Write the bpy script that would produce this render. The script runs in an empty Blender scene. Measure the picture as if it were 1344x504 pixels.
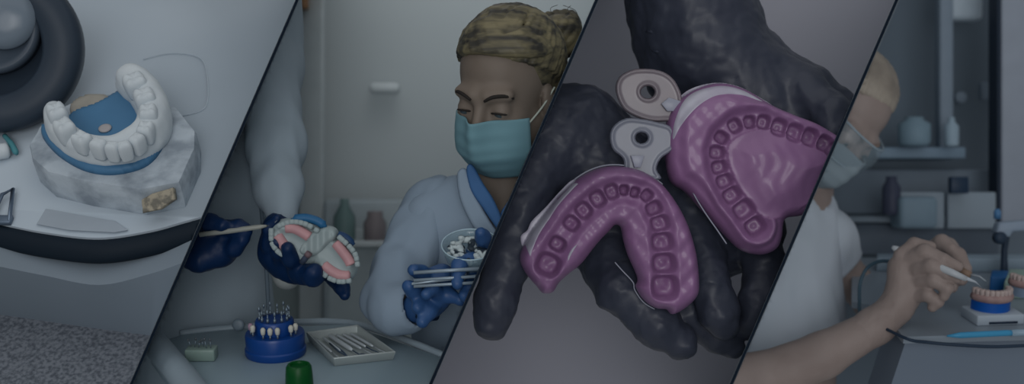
import bpy, bmesh, math, random
import numpy as np
from mathutils import Vector, Matrix, noise
rnd = random.Random(7)
SC = bpy.context.scene
COL = SC.collection
R = math.radians

# ------------------------------------------------------------------ camera, light, exposure
F_PX = 1600.0
PITCH = R(12)
CAM = Vector((0, 0, 1.41))
XC = Vector((1, 0, 0))
YC = Vector((0, math.sin(PITCH), math.cos(PITCH)))
ZC = Vector((0, -math.cos(PITCH), math.sin(PITCH)))      # towards the camera
FOCUS = 1.86
TRIM_D = 1.72                                            # distance of the front edge of the dividers
cam = bpy.data.cameras.new('camera'); co = bpy.data.objects.new('camera', cam); COL.objects.link(co)
co.location = CAM; co.rotation_euler = (math.pi/2 - PITCH, 0, 0)
cam.sensor_width = 36; cam.lens = 36*F_PX/1344; cam.clip_start = .05
cam.dof.use_dof = True; cam.dof.focus_distance = FOCUS
cam.dof.aperture_fstop = (cam.lens/1000)/.020
SC.camera = co
w = bpy.data.worlds.new('world'); SC.world = w; w.use_nodes = True
w.node_tree.nodes['Background'].inputs[0].default_value = (.93, .97, 1, 1)
w.node_tree.nodes['Background'].inputs[1].default_value = .21
def area(name, loc, target, size, power, color=(1, 1, 1)):
    l = bpy.data.lights.new(name, 'AREA'); l.energy = power; l.size = size; l.color = color
    o = bpy.data.objects.new(name, l); COL.objects.link(o); o.location = loc
    o.rotation_euler = (Vector(target)-Vector(loc)).to_track_quat('-Z', 'Y').to_euler()
    return o
area('ceiling_fill', (0, 1.5, 3.3), (0, 3.0, 1.0), 2.8, 12)  # added fill from above to lift the back walls, no known lamp
area('front_fill', (0, -1.3, 2.0), (0, 2.2, 1.1), 1.2, 10)  # added fill behind the camera, reaches into the deep bays
area('left_fill', (-1.7, .1, 2.3), (.2, 1.9, 1.0), .9, 4)  # added at the left for sheen on the violet impressions, no real window
sun = bpy.data.lights.new('sun_fill', 'SUN'); sun.energy = .46; sun.angle = R(28); sun.color = (.97, .98, 1)  # made-up frontal sun, added to light all depths evenly
so = bpy.data.objects.new('sun_fill', sun); COL.objects.link(so); so.location = (0, -2, 3)
so.rotation_euler = Vector((0, 1, -.20)).to_track_quat('-Z', 'Y').to_euler()
SC.view_settings.view_transform = 'Standard'; SC.view_settings.look = 'None'
SC.view_settings.gamma = 1; SC.view_settings.use_curve_mapping = False
SC.view_settings.exposure = 0
K = .345

# ------------------------------------------------------------------ coordinates
def P(px, py, d):
    return CAM + XC*((px-672)/F_PX*d) + YC*((252-py)/F_PX*d) - ZC*d
area('bay_wall_fill', P(560, -330, 2.62), P(455, 260, 3.0), .3, .45)  # small unseen lamp added to brighten the second bay's back wall
def ray(px, py):
    return XC*((px-672)/F_PX) + YC*((252-py)/F_PX) - ZC
def on_plane(px, py, o, n):
    r = ray(px, py); t = (o-CAM).dot(n)/r.dot(n)
    return CAM + r*t
def px_m(n, d): return n*d/F_PX

# ------------------------------------------------------------------ materials
def lin(c):
    c = c/255.0
    return c/12.92 if c <= .04045 else ((c+.055)/1.055)**2.4
def pig(rgb, k=1.0): return tuple(min(.93, lin(c)/K*k) for c in rgb)+(1,)
MATS = {}
def mat(name, rgb, rough=.6, rgb2=None, scale=20, detail=3, bump=0, bscale=None, metal=0, spec=.3,
        stretch=None, alpha=1, thresh=None, trans=0, coat=0):
    if name in MATS: return MATS[name]
    m = bpy.data.materials.new(name); m.use_nodes = True; nt = m.node_tree; N = nt.nodes; L = nt.links
    b = N['Principled BSDF']
    b.inputs['Base Color'].default_value = pig(rgb); b.inputs['Roughness'].default_value = rough
    b.inputs['Metallic'].default_value = metal; b.inputs['Specular IOR Level'].default_value = spec*min(1, .25+max(rgb)/110)
    b.inputs['Alpha'].default_value = alpha; b.inputs['Transmission Weight'].default_value = trans
    b.inputs['Coat Weight'].default_value = coat
    tc = N.new('ShaderNodeTexCoord'); mp = N.new('ShaderNodeMapping'); L.new(tc.outputs['Object'], mp.inputs[0])
    if stretch: mp.inputs['Scale'].default_value = stretch
    nz = N.new('ShaderNodeTexNoise'); nz.inputs['Scale'].default_value = scale; nz.inputs['Detail'].default_value = detail
    L.new(mp.outputs[0], nz.inputs['Vector'])
    r = N.new('ShaderNodeValToRGB')
    lo, hi = thresh or (.3, .7)
    r.color_ramp.elements[0].position = lo; r.color_ramp.elements[1].position = hi
    c2 = rgb2 or tuple(c*.96 for c in rgb)
    r.color_ramp.elements[0].color = pig(c2); r.color_ramp.elements[1].color = pig(rgb)
    L.new(nz.outputs['Fac'], r.inputs[0]); L.new(r.outputs[0], b.inputs['Base Color'])
    if bump:
        n2 = N.new('ShaderNodeTexNoise'); n2.inputs['Scale'].default_value = bscale or scale*3; n2.inputs['Detail'].default_value = 4
        L.new(mp.outputs[0], n2.inputs['Vector'])
        bp = N.new('ShaderNodeBump'); bp.inputs['Strength'].default_value = bump; bp.inputs['Distance'].default_value = .004
        L.new(n2.outputs['Fac'], bp.inputs['Height']); L.new(bp.outputs[0], b.inputs['Normal'])
    MATS[name] = m
    return m

# ------------------------------------------------------------------ object helpers
BAY = [0]; CLIP = []
def tag(o, label=None, cat=None, group=None, kind=None):
    if label: o['label'] = label
    if cat: o['category'] = cat
    if group: o['group'] = group
    if kind: o['kind'] = kind
    return o
def thing(name, loc, label, cat, group=None):
    o = bpy.data.objects.new(name, None); COL.objects.link(o); o.location = loc; o.empty_display_size = .05
    return tag(o, label, cat, group)
def root_loc(o):
    v = Vector((0, 0, 0))
    while o: v += o.location; o = o.parent
    return v
def mesh_obj(name, verts, faces, m, parent=None, smooth=True, sharp=None, label=None):
    """verts are in world coordinates; the object's own origin is put at the mesh's lowest middle (or on the parent)."""
    verts = [Vector(v) for v in verts]
    a = np.array([v[:] for v in verts])
    c = Vector(((a[:, 0].min()+a[:, 0].max())/2, (a[:, 1].min()+a[:, 1].max())/2, a[:, 2].min()))
    me = bpy.data.meshes.new(name)
    me.from_pydata([(v-c)[:] for v in verts], [], [tuple(int(i) for i in f) for f in faces])
    bm = bmesh.new(); bm.from_mesh(me); bmesh.ops.recalc_face_normals(bm, faces=bm.faces[:]); bm.to_mesh(me); bm.free()
    me.polygons.foreach_set('use_smooth', [smooth]*len(me.polygons))
    if sharp: me.set_sharp_from_angle(angle=R(sharp))
    me.materials.append(m)
    o = bpy.data.objects.new(name, me); COL.objects.link(o)
    if parent:
        o.parent = parent; o.location = c-root_loc(parent)
    else: o.location = c
    CLIP.append((o, BAY[0]))
    if label: o['label'] = label
    return o
class Geo:
    def __init__(s): s.v = []; s.f = []
    def add(s, v, f):
        n = len(s.v); s.v += [Vector(x) for x in v]; s.f += [tuple(int(i)+n for i in q) for q in f]; return s
    def obj(s, name, m, parent=None, **k): return mesh_obj(name, s.v, s.f, m, parent, **k)

def prism(poly_lo, poly_hi):
    n = len(poly_lo); v = list(poly_lo)+list(poly_hi)
    f = [tuple(range(n))[::-1], tuple(range(n, 2*n))]+[(i, (i+1) % n, n+(i+1) % n, n+i) for i in range(n)]
    return v, f
def bevel(v, f, off, seg=2):
    bm = bmesh.new(); vs = [bm.verts.new(x) for x in v]
    for q in f:
        try: bm.faces.new([vs[i] for i in q])
        except ValueError: pass
    bmesh.ops.recalc_face_normals(bm, faces=bm.faces[:])
    ed = [e for e in bm.edges if len(e.link_faces) == 2 and e.calc_face_angle(0) > .3]
    bmesh.ops.bevel(bm, geom=ed, offset=off, segments=seg, profile=.5, affect='EDGES', clamp_overlap=True)
    bm.verts.index_update(); V = [x.co.copy() for x in bm.verts]; Fc = [tuple(x.index for x in q.verts) for q in bm.faces]
    bm.free(); return V, Fc
def box(c, hx, hy, hz, ax=None, bev=0):
    X, Y, Z = ax or (Vector((1, 0, 0)), Vector((0, 1, 0)), Vector((0, 0, 1)))
    c = Vector(c)
    lo = [c+X*sx*hx+Y*sy*hy-Z*hz for sx, sy in ((-1, -1), (1, -1), (1, 1), (-1, 1))]
    hi = [p+Z*2*hz for p in lo]
    v, f = prism(lo, hi)
    return bevel(v, f, bev) if bev else (v, f)
def basis(z, hint=None):
    z = Vector(z).normalized(); h = Vector(hint or (0, 0, 1))
    if abs(z.dot(h)) > .98: h = Vector((1, 0, 0))
    x = h.cross(z).normalized(); return x, z.cross(x), z
def tube(pts, r, seg=10, closed=False):
    pts = [Vector(p) for p in pts]; n = len(pts); rs = r if hasattr(r, '__len__') else [r]*n
    V = []; Fc = []; px = None
    for i, p in enumerate(pts):
        t = (pts[min(i+1, n-1)]-pts[max(i-1, 0)]).normalized()
        if px is None: x, y, _ = basis(t)
        else:
            x = (px-t*px.dot(t)).normalized(); y = t.cross(x)
        px = x
        for k in range(seg):
            a = 2*math.pi*k/seg; V.append(p+x*math.cos(a)*rs[i]+y*math.sin(a)*rs[i])
    for i in range(n-1):
        for k in range(seg):
            k2 = (k+1) % seg; Fc.append((i*seg+k, i*seg+k2, (i+1)*seg+k2, (i+1)*seg+k))
    Fc.append(tuple(range(seg))[::-1]); Fc.append(tuple(range((n-1)*seg, n*seg)))
    return V, Fc
def lathe(o, axis, prof, seg=48, hint=None):
    """prof: (radius, height) pairs from the bottom up, closed with caps where the radius is not 0"""
    x, y, z = basis(axis, hint); o = Vector(o); V = []; Fc = []
    for r, h in prof:
        for k in range(seg):
            a = 2*math.pi*k/seg; V.append(o+z*h+x*math.cos(a)*r+y*math.sin(a)*r)
    n = len(prof)
    for i in range(n-1):
        for k in range(seg):
            k2 = (k+1) % seg; Fc.append((i*seg+k, i*seg+k2, (i+1)*seg+k2, (i+1)*seg+k))
    Fc.append(tuple(range(seg))[::-1]); Fc.append(tuple(range((n-1)*seg, n*seg)))
    return V, Fc
def smooth_path(pts, n=8, closed=False):
    pts = [Vector(p) for p in pts]; N = len(pts); out = []
    rng = range(N) if closed else range(N-1)
    for i in rng:
        if closed: a, b, c, d = pts[i-1], pts[i], pts[(i+1) % N], pts[(i+2) % N]
        else: a, b, c, d = pts[max(i-1, 0)], pts[i], pts[i+1], pts[min(i+2, N-1)]
        for k in range(n):
            t = k/n
            out.append(.5*((2*b)+(c-a)*t+(2*a-5*b+4*c-d)*t*t+(3*b-a-3*c+d)*t**3))
    if not closed: out.append(pts[-1])
    return out

# ------------------------------------------------------------------ distance-field modelling (one continuous surface)
def surface_nets(Fv, o, h):
    nx, ny, nz = Fv.shape; s = Fv < 0
    acc = np.zeros((nx-1, ny-1, nz-1, 3), np.float32); cnt = np.zeros((nx-1, ny-1, nz-1), np.float32)
    def sub(A, c): return A[c[0]:nx-1+c[0], c[1]:ny-1+c[1], c[2]:nz-1+c[2]]
    for ax in range(3):
        for b in ((0, 0), (0, 1), (1, 0), (1, 1)):
            c0 = list(b); c0.insert(ax, 0); c1 = list(b); c1.insert(ax, 1)
            f0 = sub(Fv, c0); f1 = sub(Fv, c1); m = sub(s, c0) != sub(s, c1)
            if not m.any(): continue
            t = np.where(m, f0/np.where(m, f0-f1, 1), 0)
            for q in range(3):
                acc[..., q] += np.where(m, (t if q == ax else float(c0[q])), 0)
            cnt += m
    act = cnt > 0; idx = -np.ones(act.shape, np.int64); idx[act] = np.arange(act.sum())
    I = np.argwhere(act); V = (acc[act]/cnt[act][:, None]+I)*h+np.array(o)
    faces = []
    for ax in range(3):
        a = [slice(1, -1)]*3; a[ax] = slice(0, -1); b = [slice(1, -1)]*3; b[ax] = slice(1, None)
        s0 = s[tuple(a)]; s1 = s[tuple(b)]; m = np.argwhere(s0 != s1)
        if not len(m): continue
        off = np.ones(3, int); off[ax] = 0; m = m+off
        u, v = [q for q in range(3) if q != ax]
        eu = np.zeros(3, int); eu[u] = 1; ev = np.zeros(3, int); ev[v] = 1
        g = lambda M: idx[M[:, 0], M[:, 1], M[:, 2]]
        faces.append(np.stack([g(m-eu-ev), g(m-ev), g(m), g(m-eu)], 1))
    return V, np.concatenate(faces)
class Field:
    def __init__(s, h, k=.01, M=None):
        s.h = h; s.k = k; s.ops = []; s.M = M
    def _v(s, p): return np.array(p[:3] if not isinstance(p, Vector) else p[:], dtype=float)
    def cap(s, a, b, ra, rb, k=None, neg=False):
        a = s._v(a); b = s._v(b); r = max(ra, rb)
        s.ops.append(('c', (a, b, ra, rb), np.minimum(a, b)-r, np.maximum(a, b)+r, s.k if k is None else k, neg)); return s
    def chain(s, pts, rs, k=None, neg=False):
        for i in range(len(pts)-1): s.cap(pts[i], pts[i+1], rs[i], rs[i+1], k, neg)
        return s
    def ell(s, c, r, rot=None, k=None, neg=False):
        c = s._v(c); r = np.array(r, float); Rm = np.array(rot) if rot is not None else np.eye(3); m = r.max()
        s.ops.append(('e', (c, r, Rm), c-m, c+m, s.k if k is None else k, neg)); return s
    def half(s, o, n, k=.001):                      # keep the side the normal points away from
        s.ops.append(('h', (s._v(o), s._v(n)), None, None, k, True)); return s
    def build(s, name, m, parent=None, disp=None, label=None, pre=None, smooth=True):
        h = s.h; pos = [o for o in s.ops if o[2] is not None and not o[5]]
        lo = np.min([o[2] for o in pos], 0)-3*h; hi = np.max([o[3] for o in pos], 0)+3*h
        n = np.ceil((hi-lo)/h).astype(int)+1
        Fv = np.full(n, 1.0, np.float32)
        ax = [lo[i]+np.arange(n[i])*h for i in range(3)]
        for kind, a, l, u, k, neg in s.ops:
            if l is None: i0 = np.zeros(3, int); i1 = n
            else:
                pad = k+2.5*h
                i0 = np.clip(np.floor((l-pad-lo)/h).astype(int), 0, n); i1 = np.clip(np.ceil((u+pad-lo)/h).astype(int)+1, 0, n)
            if (i1 <= i0).any(): continue
            X = ax[0][i0[0]:i1[0], None, None]; Y = ax[1][None, i0[1]:i1[1], None]; Z = ax[2][None, None, i0[2]:i1[2]]
            if kind == 'c':
                p, q, ra, rb = a; d = q-p; L = max(d.dot(d), 1e-12)
                t = np.clip(((X-p[0])*d[0]+(Y-p[1])*d[1]+(Z-p[2])*d[2])/L, 0, 1)
                D = np.sqrt((X-p[0]-t*d[0])**2+(Y-p[1]-t*d[1])**2+(Z-p[2]-t*d[2])**2)-(ra+(rb-ra)*t)
            elif kind == 'e':
                c, r, Rm = a
                qx, qy, qz = [((X-c[0])*Rm[0, i]+(Y-c[1])*Rm[1, i]+(Z-c[2])*Rm[2, i]) for i in range(3)]
                k0 = np.sqrt((qx/r[0])**2+(qy/r[1])**2+(qz/r[2])**2); k1 = np.sqrt((qx/r[0]**2)**2+(qy/r[1]**2)**2+(qz/r[2]**2)**2)+1e-9
                D = k0*(k0-1)/k1
            else:
                o, nn = a; D = -((X-o[0])*nn[0]+(Y-o[1])*nn[1]+(Z-o[2])*nn[2])
            S = (slice(i0[0], i1[0]), slice(i0[1], i1[1]), slice(i0[2], i1[2]))
            A = Fv[S]; kk = max(k, 1e-6)
            if neg:
                B = -D; hh = np.clip(.5-.5*(B-A)/kk, 0, 1); Fv[S] = B*(1-hh)+A*hh+kk*hh*(1-hh)
            else:
                hh = np.clip(.5+.5*(A-D)/kk, 0, 1); Fv[S] = A*(1-hh)+D*hh-kk*hh*(1-hh)
        V, Fc = surface_nets(Fv, lo, h)
        if disp is not None: V = disp(V)
        if s.M is not None:
            Mn = np.array(s.M); V = V@Mn[:3, :3].T+Mn[:3, 3]
        return mesh_obj(name, V, Fc, m, parent, label=label, smooth=smooth)
def fold(amp, freq, axis=(0, 0, 1), seed=0.):
    """soft cloth folds: moves points by a stretched noise"""
    def f(V):
        out = V.copy(); s = np.array([1.0, 1.0, 1.0])-np.abs(np.array(axis))*.72
        for i, v in enumerate(V):
            q = Vector(v*s*freq)+Vector((seed, seed*.7, 0))
            out[i] += np.array(noise.noise_vector(q)[:])*amp + np.array(noise.noise_vector(q*2.7)[:])*amp*.35
        return out
    return f

# ------------------------------------------------------------------ relief: outline + height function, closed body
def poly_sd(Q, poly):
    """signed distance (inside > 0) and nearest boundary point"""
    A = np.array(poly); B = np.roll(A, -1, 0); best = np.full(len(Q), 1e9); near = np.zeros_like(Q); ins = np.zeros(len(Q), bool)
    for a, b in zip(A, B):
        d = b-a; t = np.clip(((Q-a)@d)/max(d@d, 1e-12), 0, 1); c = a+t[:, None]*d; r = np.hypot(*(Q-c).T)
        m = r < best; best[m] = r[m]; near[m] = c[m]
        if a[1] != b[1]:
            x = (Q[:, 1]-a[1])/(b[1]-a[1])*(b[0]-a[0])+a[0]
            ins ^= ((a[1] > Q[:, 1]) != (b[1] > Q[:, 1])) & (Q[:, 0] < x)
    return np.where(ins, best, -best), near
def relief(name, m, outline, H, frame, res, edge, back, parent=None, holes=(), label=None, k=1.0, n=6):
    """outline in pixels, H(x, y, sd) height in pixels towards the viewer, frame(px, py, h) -> world"""
    poly = [(p.x, p.y) for p in smooth_path([(x, y, 0) for x, y in outline], n, True)] if n > 1 else list(outline)
    A = np.array(poly); lo = A.min(0)-res; hi = A.max(0)+res
    gx = np.arange(lo[0], hi[0]+res, res); gy = np.arange(lo[1], hi[1]+res, res)
    Q = np.stack(np.meshgrid(gx, gy, indexing='ij'), -1).reshape(-1, 2); sd, near = poly_sd(Q, poly)
    for hp in holes:
        s2, n2 = poly_sd(Q, hp); s2 = -s2; mm = s2 < sd; sd = np.where(mm, s2, sd); near[mm] = n2[mm]
    nx, ny = len(gx), len(gy); ins = (sd > res*.25).reshape(nx, ny)
    cell = ins[:-1, :-1] | ins[1:, :-1] | ins[:-1, 1:] | ins[1:, 1:]
    Q2 = Q.copy(); out = sd <= res*.25; Q2[out] = near[out]; sdc = np.where(out, 0, sd)
    hh = H(Q2[:, 0], Q2[:, 1], sdc); e = np.sqrt(np.clip(1-(1-np.clip(sdc/edge, 0, 1))**2, 0, 1))
    top = hh*e; bot = -back*e
    used = np.zeros((nx, ny), bool)
    for dx in (0, 1):
        for dy in (0, 1): used[dx:nx-1+dx, dy:ny-1+dy] |= cell
    ids = np.where(used.ravel())[0]; mp = -np.ones(nx*ny, int); mp[ids] = np.arange(len(ids)); nb = len(ids)
    mb = mp.copy(); V = [frame(Q2[i, 0], Q2[i, 1], top[i]*k) for i in ids]
    for i in ids:
        if not out[i]: mb[i] = len(V); V.append(frame(Q2[i, 0], Q2[i, 1], bot[i]*k))
    Fc = []
    for i, j in np.argwhere(cell):
        q = (i*ny+j, (i+1)*ny+j, (i+1)*ny+j+1, i*ny+j+1)
        Fc.append(tuple(mp[x] for x in q)); b = tuple(mb[x] for x in q[::-1])
        if set(b) != set(Fc[-1]): Fc.append(b)
    return mesh_obj(name, V, Fc, m, parent, label=label)
def face_frame(d):
    return lambda x, y, h=0: P(x, y, d)+ZC*px_m(h, d)

def tooth(o, ax, w, dpt, h, cusp=.12, name='tooth', m=None, parent=None, nu=20, nv=12, sq=.55):
    """a crown: rounded block with cusps; o = base centre, ax = (x, y, z) axes"""
    X, Y, Z = ax; V = []; Fc = []
    for j in range(nv+1):
        t = j/nv
        if t < .62: z = t/.62*.72; rr = .80+.20*math.sin(math.pi*min(1, z/.72)*.62)
        else:
            a = (t-.62)/.38*math.pi/2; z = .72+.28*math.sin(a); rr = .97*math.cos(a)**.7 if a < math.pi/2-.01 else .02
        for i in range(nu):
            a = 2*math.pi*i/nu; c, s = math.cos(a), math.sin(a)
            cx = math.copysign(abs(c)**sq, c); cy = math.copysign(abs(s)**sq, s)
            zz = z
            if t > .5: zz += cusp*(math.cos(4*a+math.pi)*.5)*min(1, rr*1.3)*(t-.5)*2 - cusp*.9*max(0, 1-rr*1.6)
            V.append(Vector(o)+X*cx*rr*w/2+Y*cy*rr*dpt/2+Z*zz*h)
    for j in range(nv):
        for i in range(nu):
            k = (i+1) % nu; Fc.append((j*nu+i, j*nu+k, (j+1)*nu+k, (j+1)*nu+i))
    Fc.append(tuple(range(nu))[::-1]); Fc.append(tuple(range(nv*nu, (nv+1)*nu)))
    return mesh_obj(name, V, Fc, m, parent)

# ------------------------------------------------------------------ dividers and the shell
LINES = [((390, 0), (172.5, 504)), ((783, 0), (565.5, 504)), ((1177, 0), (960, 504))]
HT = 2.0*TRIM_D/F_PX                       # half thickness of a divider
PLN = []
for a, b in LINES:
    n = ray(*a).cross(ray(*b)).normalized()
    if n.x < 0: n = -n
    PLN.append(n)
M_DIV = mat('divider_paint', (112, 118, 122), .7)
M_EDGE = mat('divider_edge_black', (4, 11, 20), .5, spec=.1)
def lerp2(a, b, t): return (a[0]+(b[0]-a[0])*t, a[1]+(b[1]-a[1])*t)
BACK_D = 3.05
for i, (a, b) in enumerate(LINES):
    BAY[0] = None
    n = PLN[i]; t0, t1 = lerp2(a, b, -.18), lerp2(a, b, 1.18)
    q = [P(*t1, TRIM_D), P(*t1, BACK_D+.05), P(*t0, BACK_D+.05), P(*t0, TRIM_D)]
    o = mesh_obj('wall_divider', *prism([p-n*HT for p in q], [p+n*HT for p in q]), M_DIV, smooth=False); tag(o, kind='structure')
    f0, f1 = P(*t1, TRIM_D), P(*t0, TRIM_D); bk = ray(*lerp2(a, b, .5)).normalized()
    q = [f0-bk*.004, f0-bk*.0002, f1-bk*.0002, f1-bk*.004]
    o = mesh_obj('trim_%d' % (i+1), *prism([p-n*HT for p in q], [p+n*HT for p in q]), M_EDGE, smooth=False); tag(o, kind='structure')
def struct(name, v, f, m, **k):
    return tag(mesh_obj(name, v, f, m, **k), kind='structure')
def slab_px(pts, d, th):
    lo = [P(x, y, d) for x, y in pts]; hi = [p-ZC*th for p in lo]
    return prism(lo, hi)
def card(x0, y0, x1, y1, d, th): return slab_px([(x0, y1), (x1, y1), (x1, y0), (x0, y0)], d, th)
# ================================================================== BAY 1: plaster dental model on a machine tray
BAY[0] = 0
EL = R(43)
N1 = (ZC*math.sin(EL)+YC*math.cos(EL)).normalized()
O1 = P(148, 235, 1.92)
U1 = N1.cross(XC).normalized()*-1
if U1.z < 0: U1 = -U1
def tp(px, py, h=0): return on_plane(px, py, O1+N1*h, N1)
def loc1(v): v = Vector(v)-O1; return (v.dot(XC), v.dot(U1), v.dot(N1))
AX1 = (XC, U1, N1)
M1 = Matrix((XC, U1, N1)).transposed().to_4x4(); M1.translation = O1
m_white = mat('white_lacquer', (113, 121, 128), .45, (109, 117, 124), 3)
m_rubber = mat('black_rubber', (10, 17, 24), .55, spec=.25)
m_grey = mat('grey_machine_shell', (76, 84, 92), .5, (73, 81, 88), 5)
m_speck = mat('speckled_counter', (70, 74, 80), .8, (46, 50, 56), 170, 2, thresh=(.35, .62))
m_stone = mat('mottled_grey_plaster', (110, 117, 123), .8, (84, 91, 98), 24, 5, bump=.5, thresh=(.36, .60))
m_plaster = mat('white_plaster', (126, 131, 134), .7, (118, 124, 128), 30)
m_blue = mat('blue_modelling_wax', (44, 74, 98), .5, (40, 69, 92), 12)
m_tan = mat('tan_plaster', (98, 96, 90), .7, (86, 84, 80), 30)
m_gold = mat('brass_fleck', (98, 93, 82), .6, (66, 64, 58), 70, 4, thresh=(.42, .55), bump=.4)
# front edge of the tray, in pixels (top of the black rim)
edge = [(-90, 268), (-40, 283), (0, 293), (60, 305), (130, 312), (195, 303), (240, 291), (285, 278), (330, 262), (420, 225)]
ep = smooth_path([tp(x, y) for x, y in edge], 8)
far = [tp(430, -90), tp(-110, -90)]
mach = thing('polishing_machine', tp(130, 312)-Vector((0, 0, .22)), 'white topped machine with black rubber rim and grey body under the plaster jaw model', 'machine')
lo = [p-N1*.02 for p in ep+far]
mesh_obj('worktop', *prism(lo, [p+N1*.02 for p in lo]), m_white, mach, sharp=30)
# black rim: fat tube squashed along the front edge
rimc = [p-YC*.018-N1*.004-ZC*.006 for p in ep]
v = []; f = []; sg = 16
for i, p in enumerate(rimc):
    for k in range(sg):
        a = 2*math.pi*k/sg; ca, sa = math.cos(a), math.sin(a)
        v.append(p+YC*math.copysign(abs(sa)**.7, sa)*.0185+ZC*math.copysign(abs(ca)**.7, ca)*.016)
for i in range(len(rimc)-1):
    for k in range(sg): f.append((i*sg+k, i*sg+(k+1) % sg, (i+1)*sg+(k+1) % sg, (i+1)*sg+k))
f += [tuple(range(sg)), tuple(range((len(rimc)-1)*sg, len(rimc)*sg))]
mesh_obj('rubber_rim', v, f, m_rubber, mach)
# shell: loft below the rim
xs = [-90, -40, 0, 60, 130, 195, 240, 285, 330]
l0 = [(x, y+26) for x, y in edge[:9]]
l0_ = [(x, y+14) for x, y in edge[:9]]
l1 = [(-90, 335), (-40, 343), (0, 350), (60, 362), (130, 374), (195, 360), (240, 345), (285, 330), (330, 315)]
l2 = [(-90, 381), (-40, 389), (0, 395), (60, 408), (130, 424), (195, 437), (240, 446), (285, 455), (330, 464)]
rows = []
for ln, d in ((l0_, 1.868), (l0, 1.850), (l1, 1.815), (l2, 1.89), ([(x, y+22) for x, y in l2], 1.94), ([(x, y-80) for x, y in l2], 2.15)):
    rows.append(smooth_path([P(x, y, d) for x, y in ln], 6))
nn = len(rows[0]); v = [p for r in rows for p in r]; f = []
for j in range(len(rows)-1):
    for i in range(nn-1): f.append((j*nn+i, j*nn+i+1, (j+1)*nn+i+1, (j+1)*nn+i))
mesh_obj('shell', v, f, m_grey, mach, sharp=38)
# recessed rounded square outline and pale sticker on the worktop
sq = smooth_path([tp(x, y, .0012) for x, y in ((188, 78), (225, 70), (262, 76), (272, 100), (270, 140), (240, 152))], 8)
mesh_obj('worktop_groove', *tube(sq, .0012, 6), mat('groove_grey', (106, 114, 121)), mach)
pl = [(60, 274), (150, 290), (168, 302), (150, 305), (90, 302), (48, 294)]
mesh_obj('rating_plate', *prism([tp(x, y, 0.0005) for x, y in pl], [tp(x, y, .004) for x, y in pl]), mat('plate_grey', (98, 105, 112)), mach, smooth=False)
# counter under the machine
cz = P(100, 470, 1.86); nC = (Vector((0, 0, 1))*.75+ZC*.45).normalized()
cp = [on_plane(x, y, cz, nC) for x, y in ((-150, 395), (-150, 600), (330, 600), (330, 395))]
cnt = mesh_obj('counter', *prism([p-nC*.03 for p in cp], cp), m_speck, smooth=False)
tag(cnt, 'grey speckled counter below the machine with the black rim', 'counter')
# --- dental model
HB = .052
dm = thing('plaster_jaw_model', tp(148, 235), 'white plaster teeth on blue wax and a mottled grey octagonal base', 'dental model')
top = [(38, 190), (52, 166), (78, 142), (104, 130), (150, 122), (205, 134), (232, 141), (257, 172), (256, 196), (236, 240), (184, 250), (110, 238), (62, 226), (42, 208)]
tl = [loc1(tp(x, y, HB)) for x, y in top]
cx = sum(p[0] for p in tl)/len(tl); cy = sum(p[1] for p in tl)/len(tl)
v = []; f = []; dense = []
for i in range(len(tl)):
    a, b = Vector(tl[i]), Vector(tl[(i+1) % len(tl)])
    for k in range(6): dense.append(a.lerp(b, k/6))
prof = [(.99, 0), (1.0, .004), (1.005, .02), (1.0, .046), (.985, HB)]+[(s, HB+.001) for s in (.9, .8, .7, .6, .5, .4, .3, .2, .1)]
nd = len(dense)
for s, z in prof:
    for p in dense:
        q = Vector((cx+(p.x-cx)*s, cy+(p.y-cy)*s, z))
        q += noise.noise_vector(q*38)*.0006*(0 if z == 0 else 1)+noise.noise_vector(q*110)*.0006*(0 if z == 0 else 1)
        v.append(O1+XC*q.x+U1*q.y+N1*max(0, q.z))
for j in range(len(prof)-1):
    for i in range(nd): f.append((j*nd+i, j*nd+(i+1) % nd, (j+1)*nd+(i+1) % nd, (j+1)*nd+i))
f += [tuple(range(nd)), tuple(range((len(prof)-1)*nd, len(prof)*nd))]
mesh_obj('plaster_base', v, f, m_stone, dm, sharp=28)
def fr1(h0): return lambda x, y, h=0: tp(x, y, h0)+N1*px_m(h, 1.92)
gd = (CAM-tp(206, 272, .022)).dot(ZC)-.012
relief('brass_patch', m_gold, [(186, 262), (200, 254), (228, 246), (231, 262), (212, 275), (188, 280)], lambda x, y, s: 4+0*x, face_frame(gd), 1.2, 1.5, 12, dm, n=1)
relief('wax_plate', m_blue, [(54, 168), (62, 166), (85, 160), (100, 148), (128, 138), (157, 122), (175, 118), (205, 145), (216, 175), (212, 198), (190, 220), (150, 230), (112, 225), (78, 206), (58, 184)],
       lambda x, y, s: 9+0*x, fr1(HB+.001), 3, 4, 1, dm)
relief('tan_plaster_patch', m_tan, [(92, 140), (108, 128), (130, 125), (145, 130), (138, 142), (120, 150), (98, 156)], lambda x, y, s: 6+0*x, fr1(HB+.001), 3, 3, 1, dm)
# pink disc in the wax
c = tp(138, 169, HB+.0125)
mesh_obj('pink_spot', *lathe(c, N1, [(.010, 0), (.010, .002), (.007, .003)], 24), mat('pink_spot', (104, 102, 103)), dm)
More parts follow.
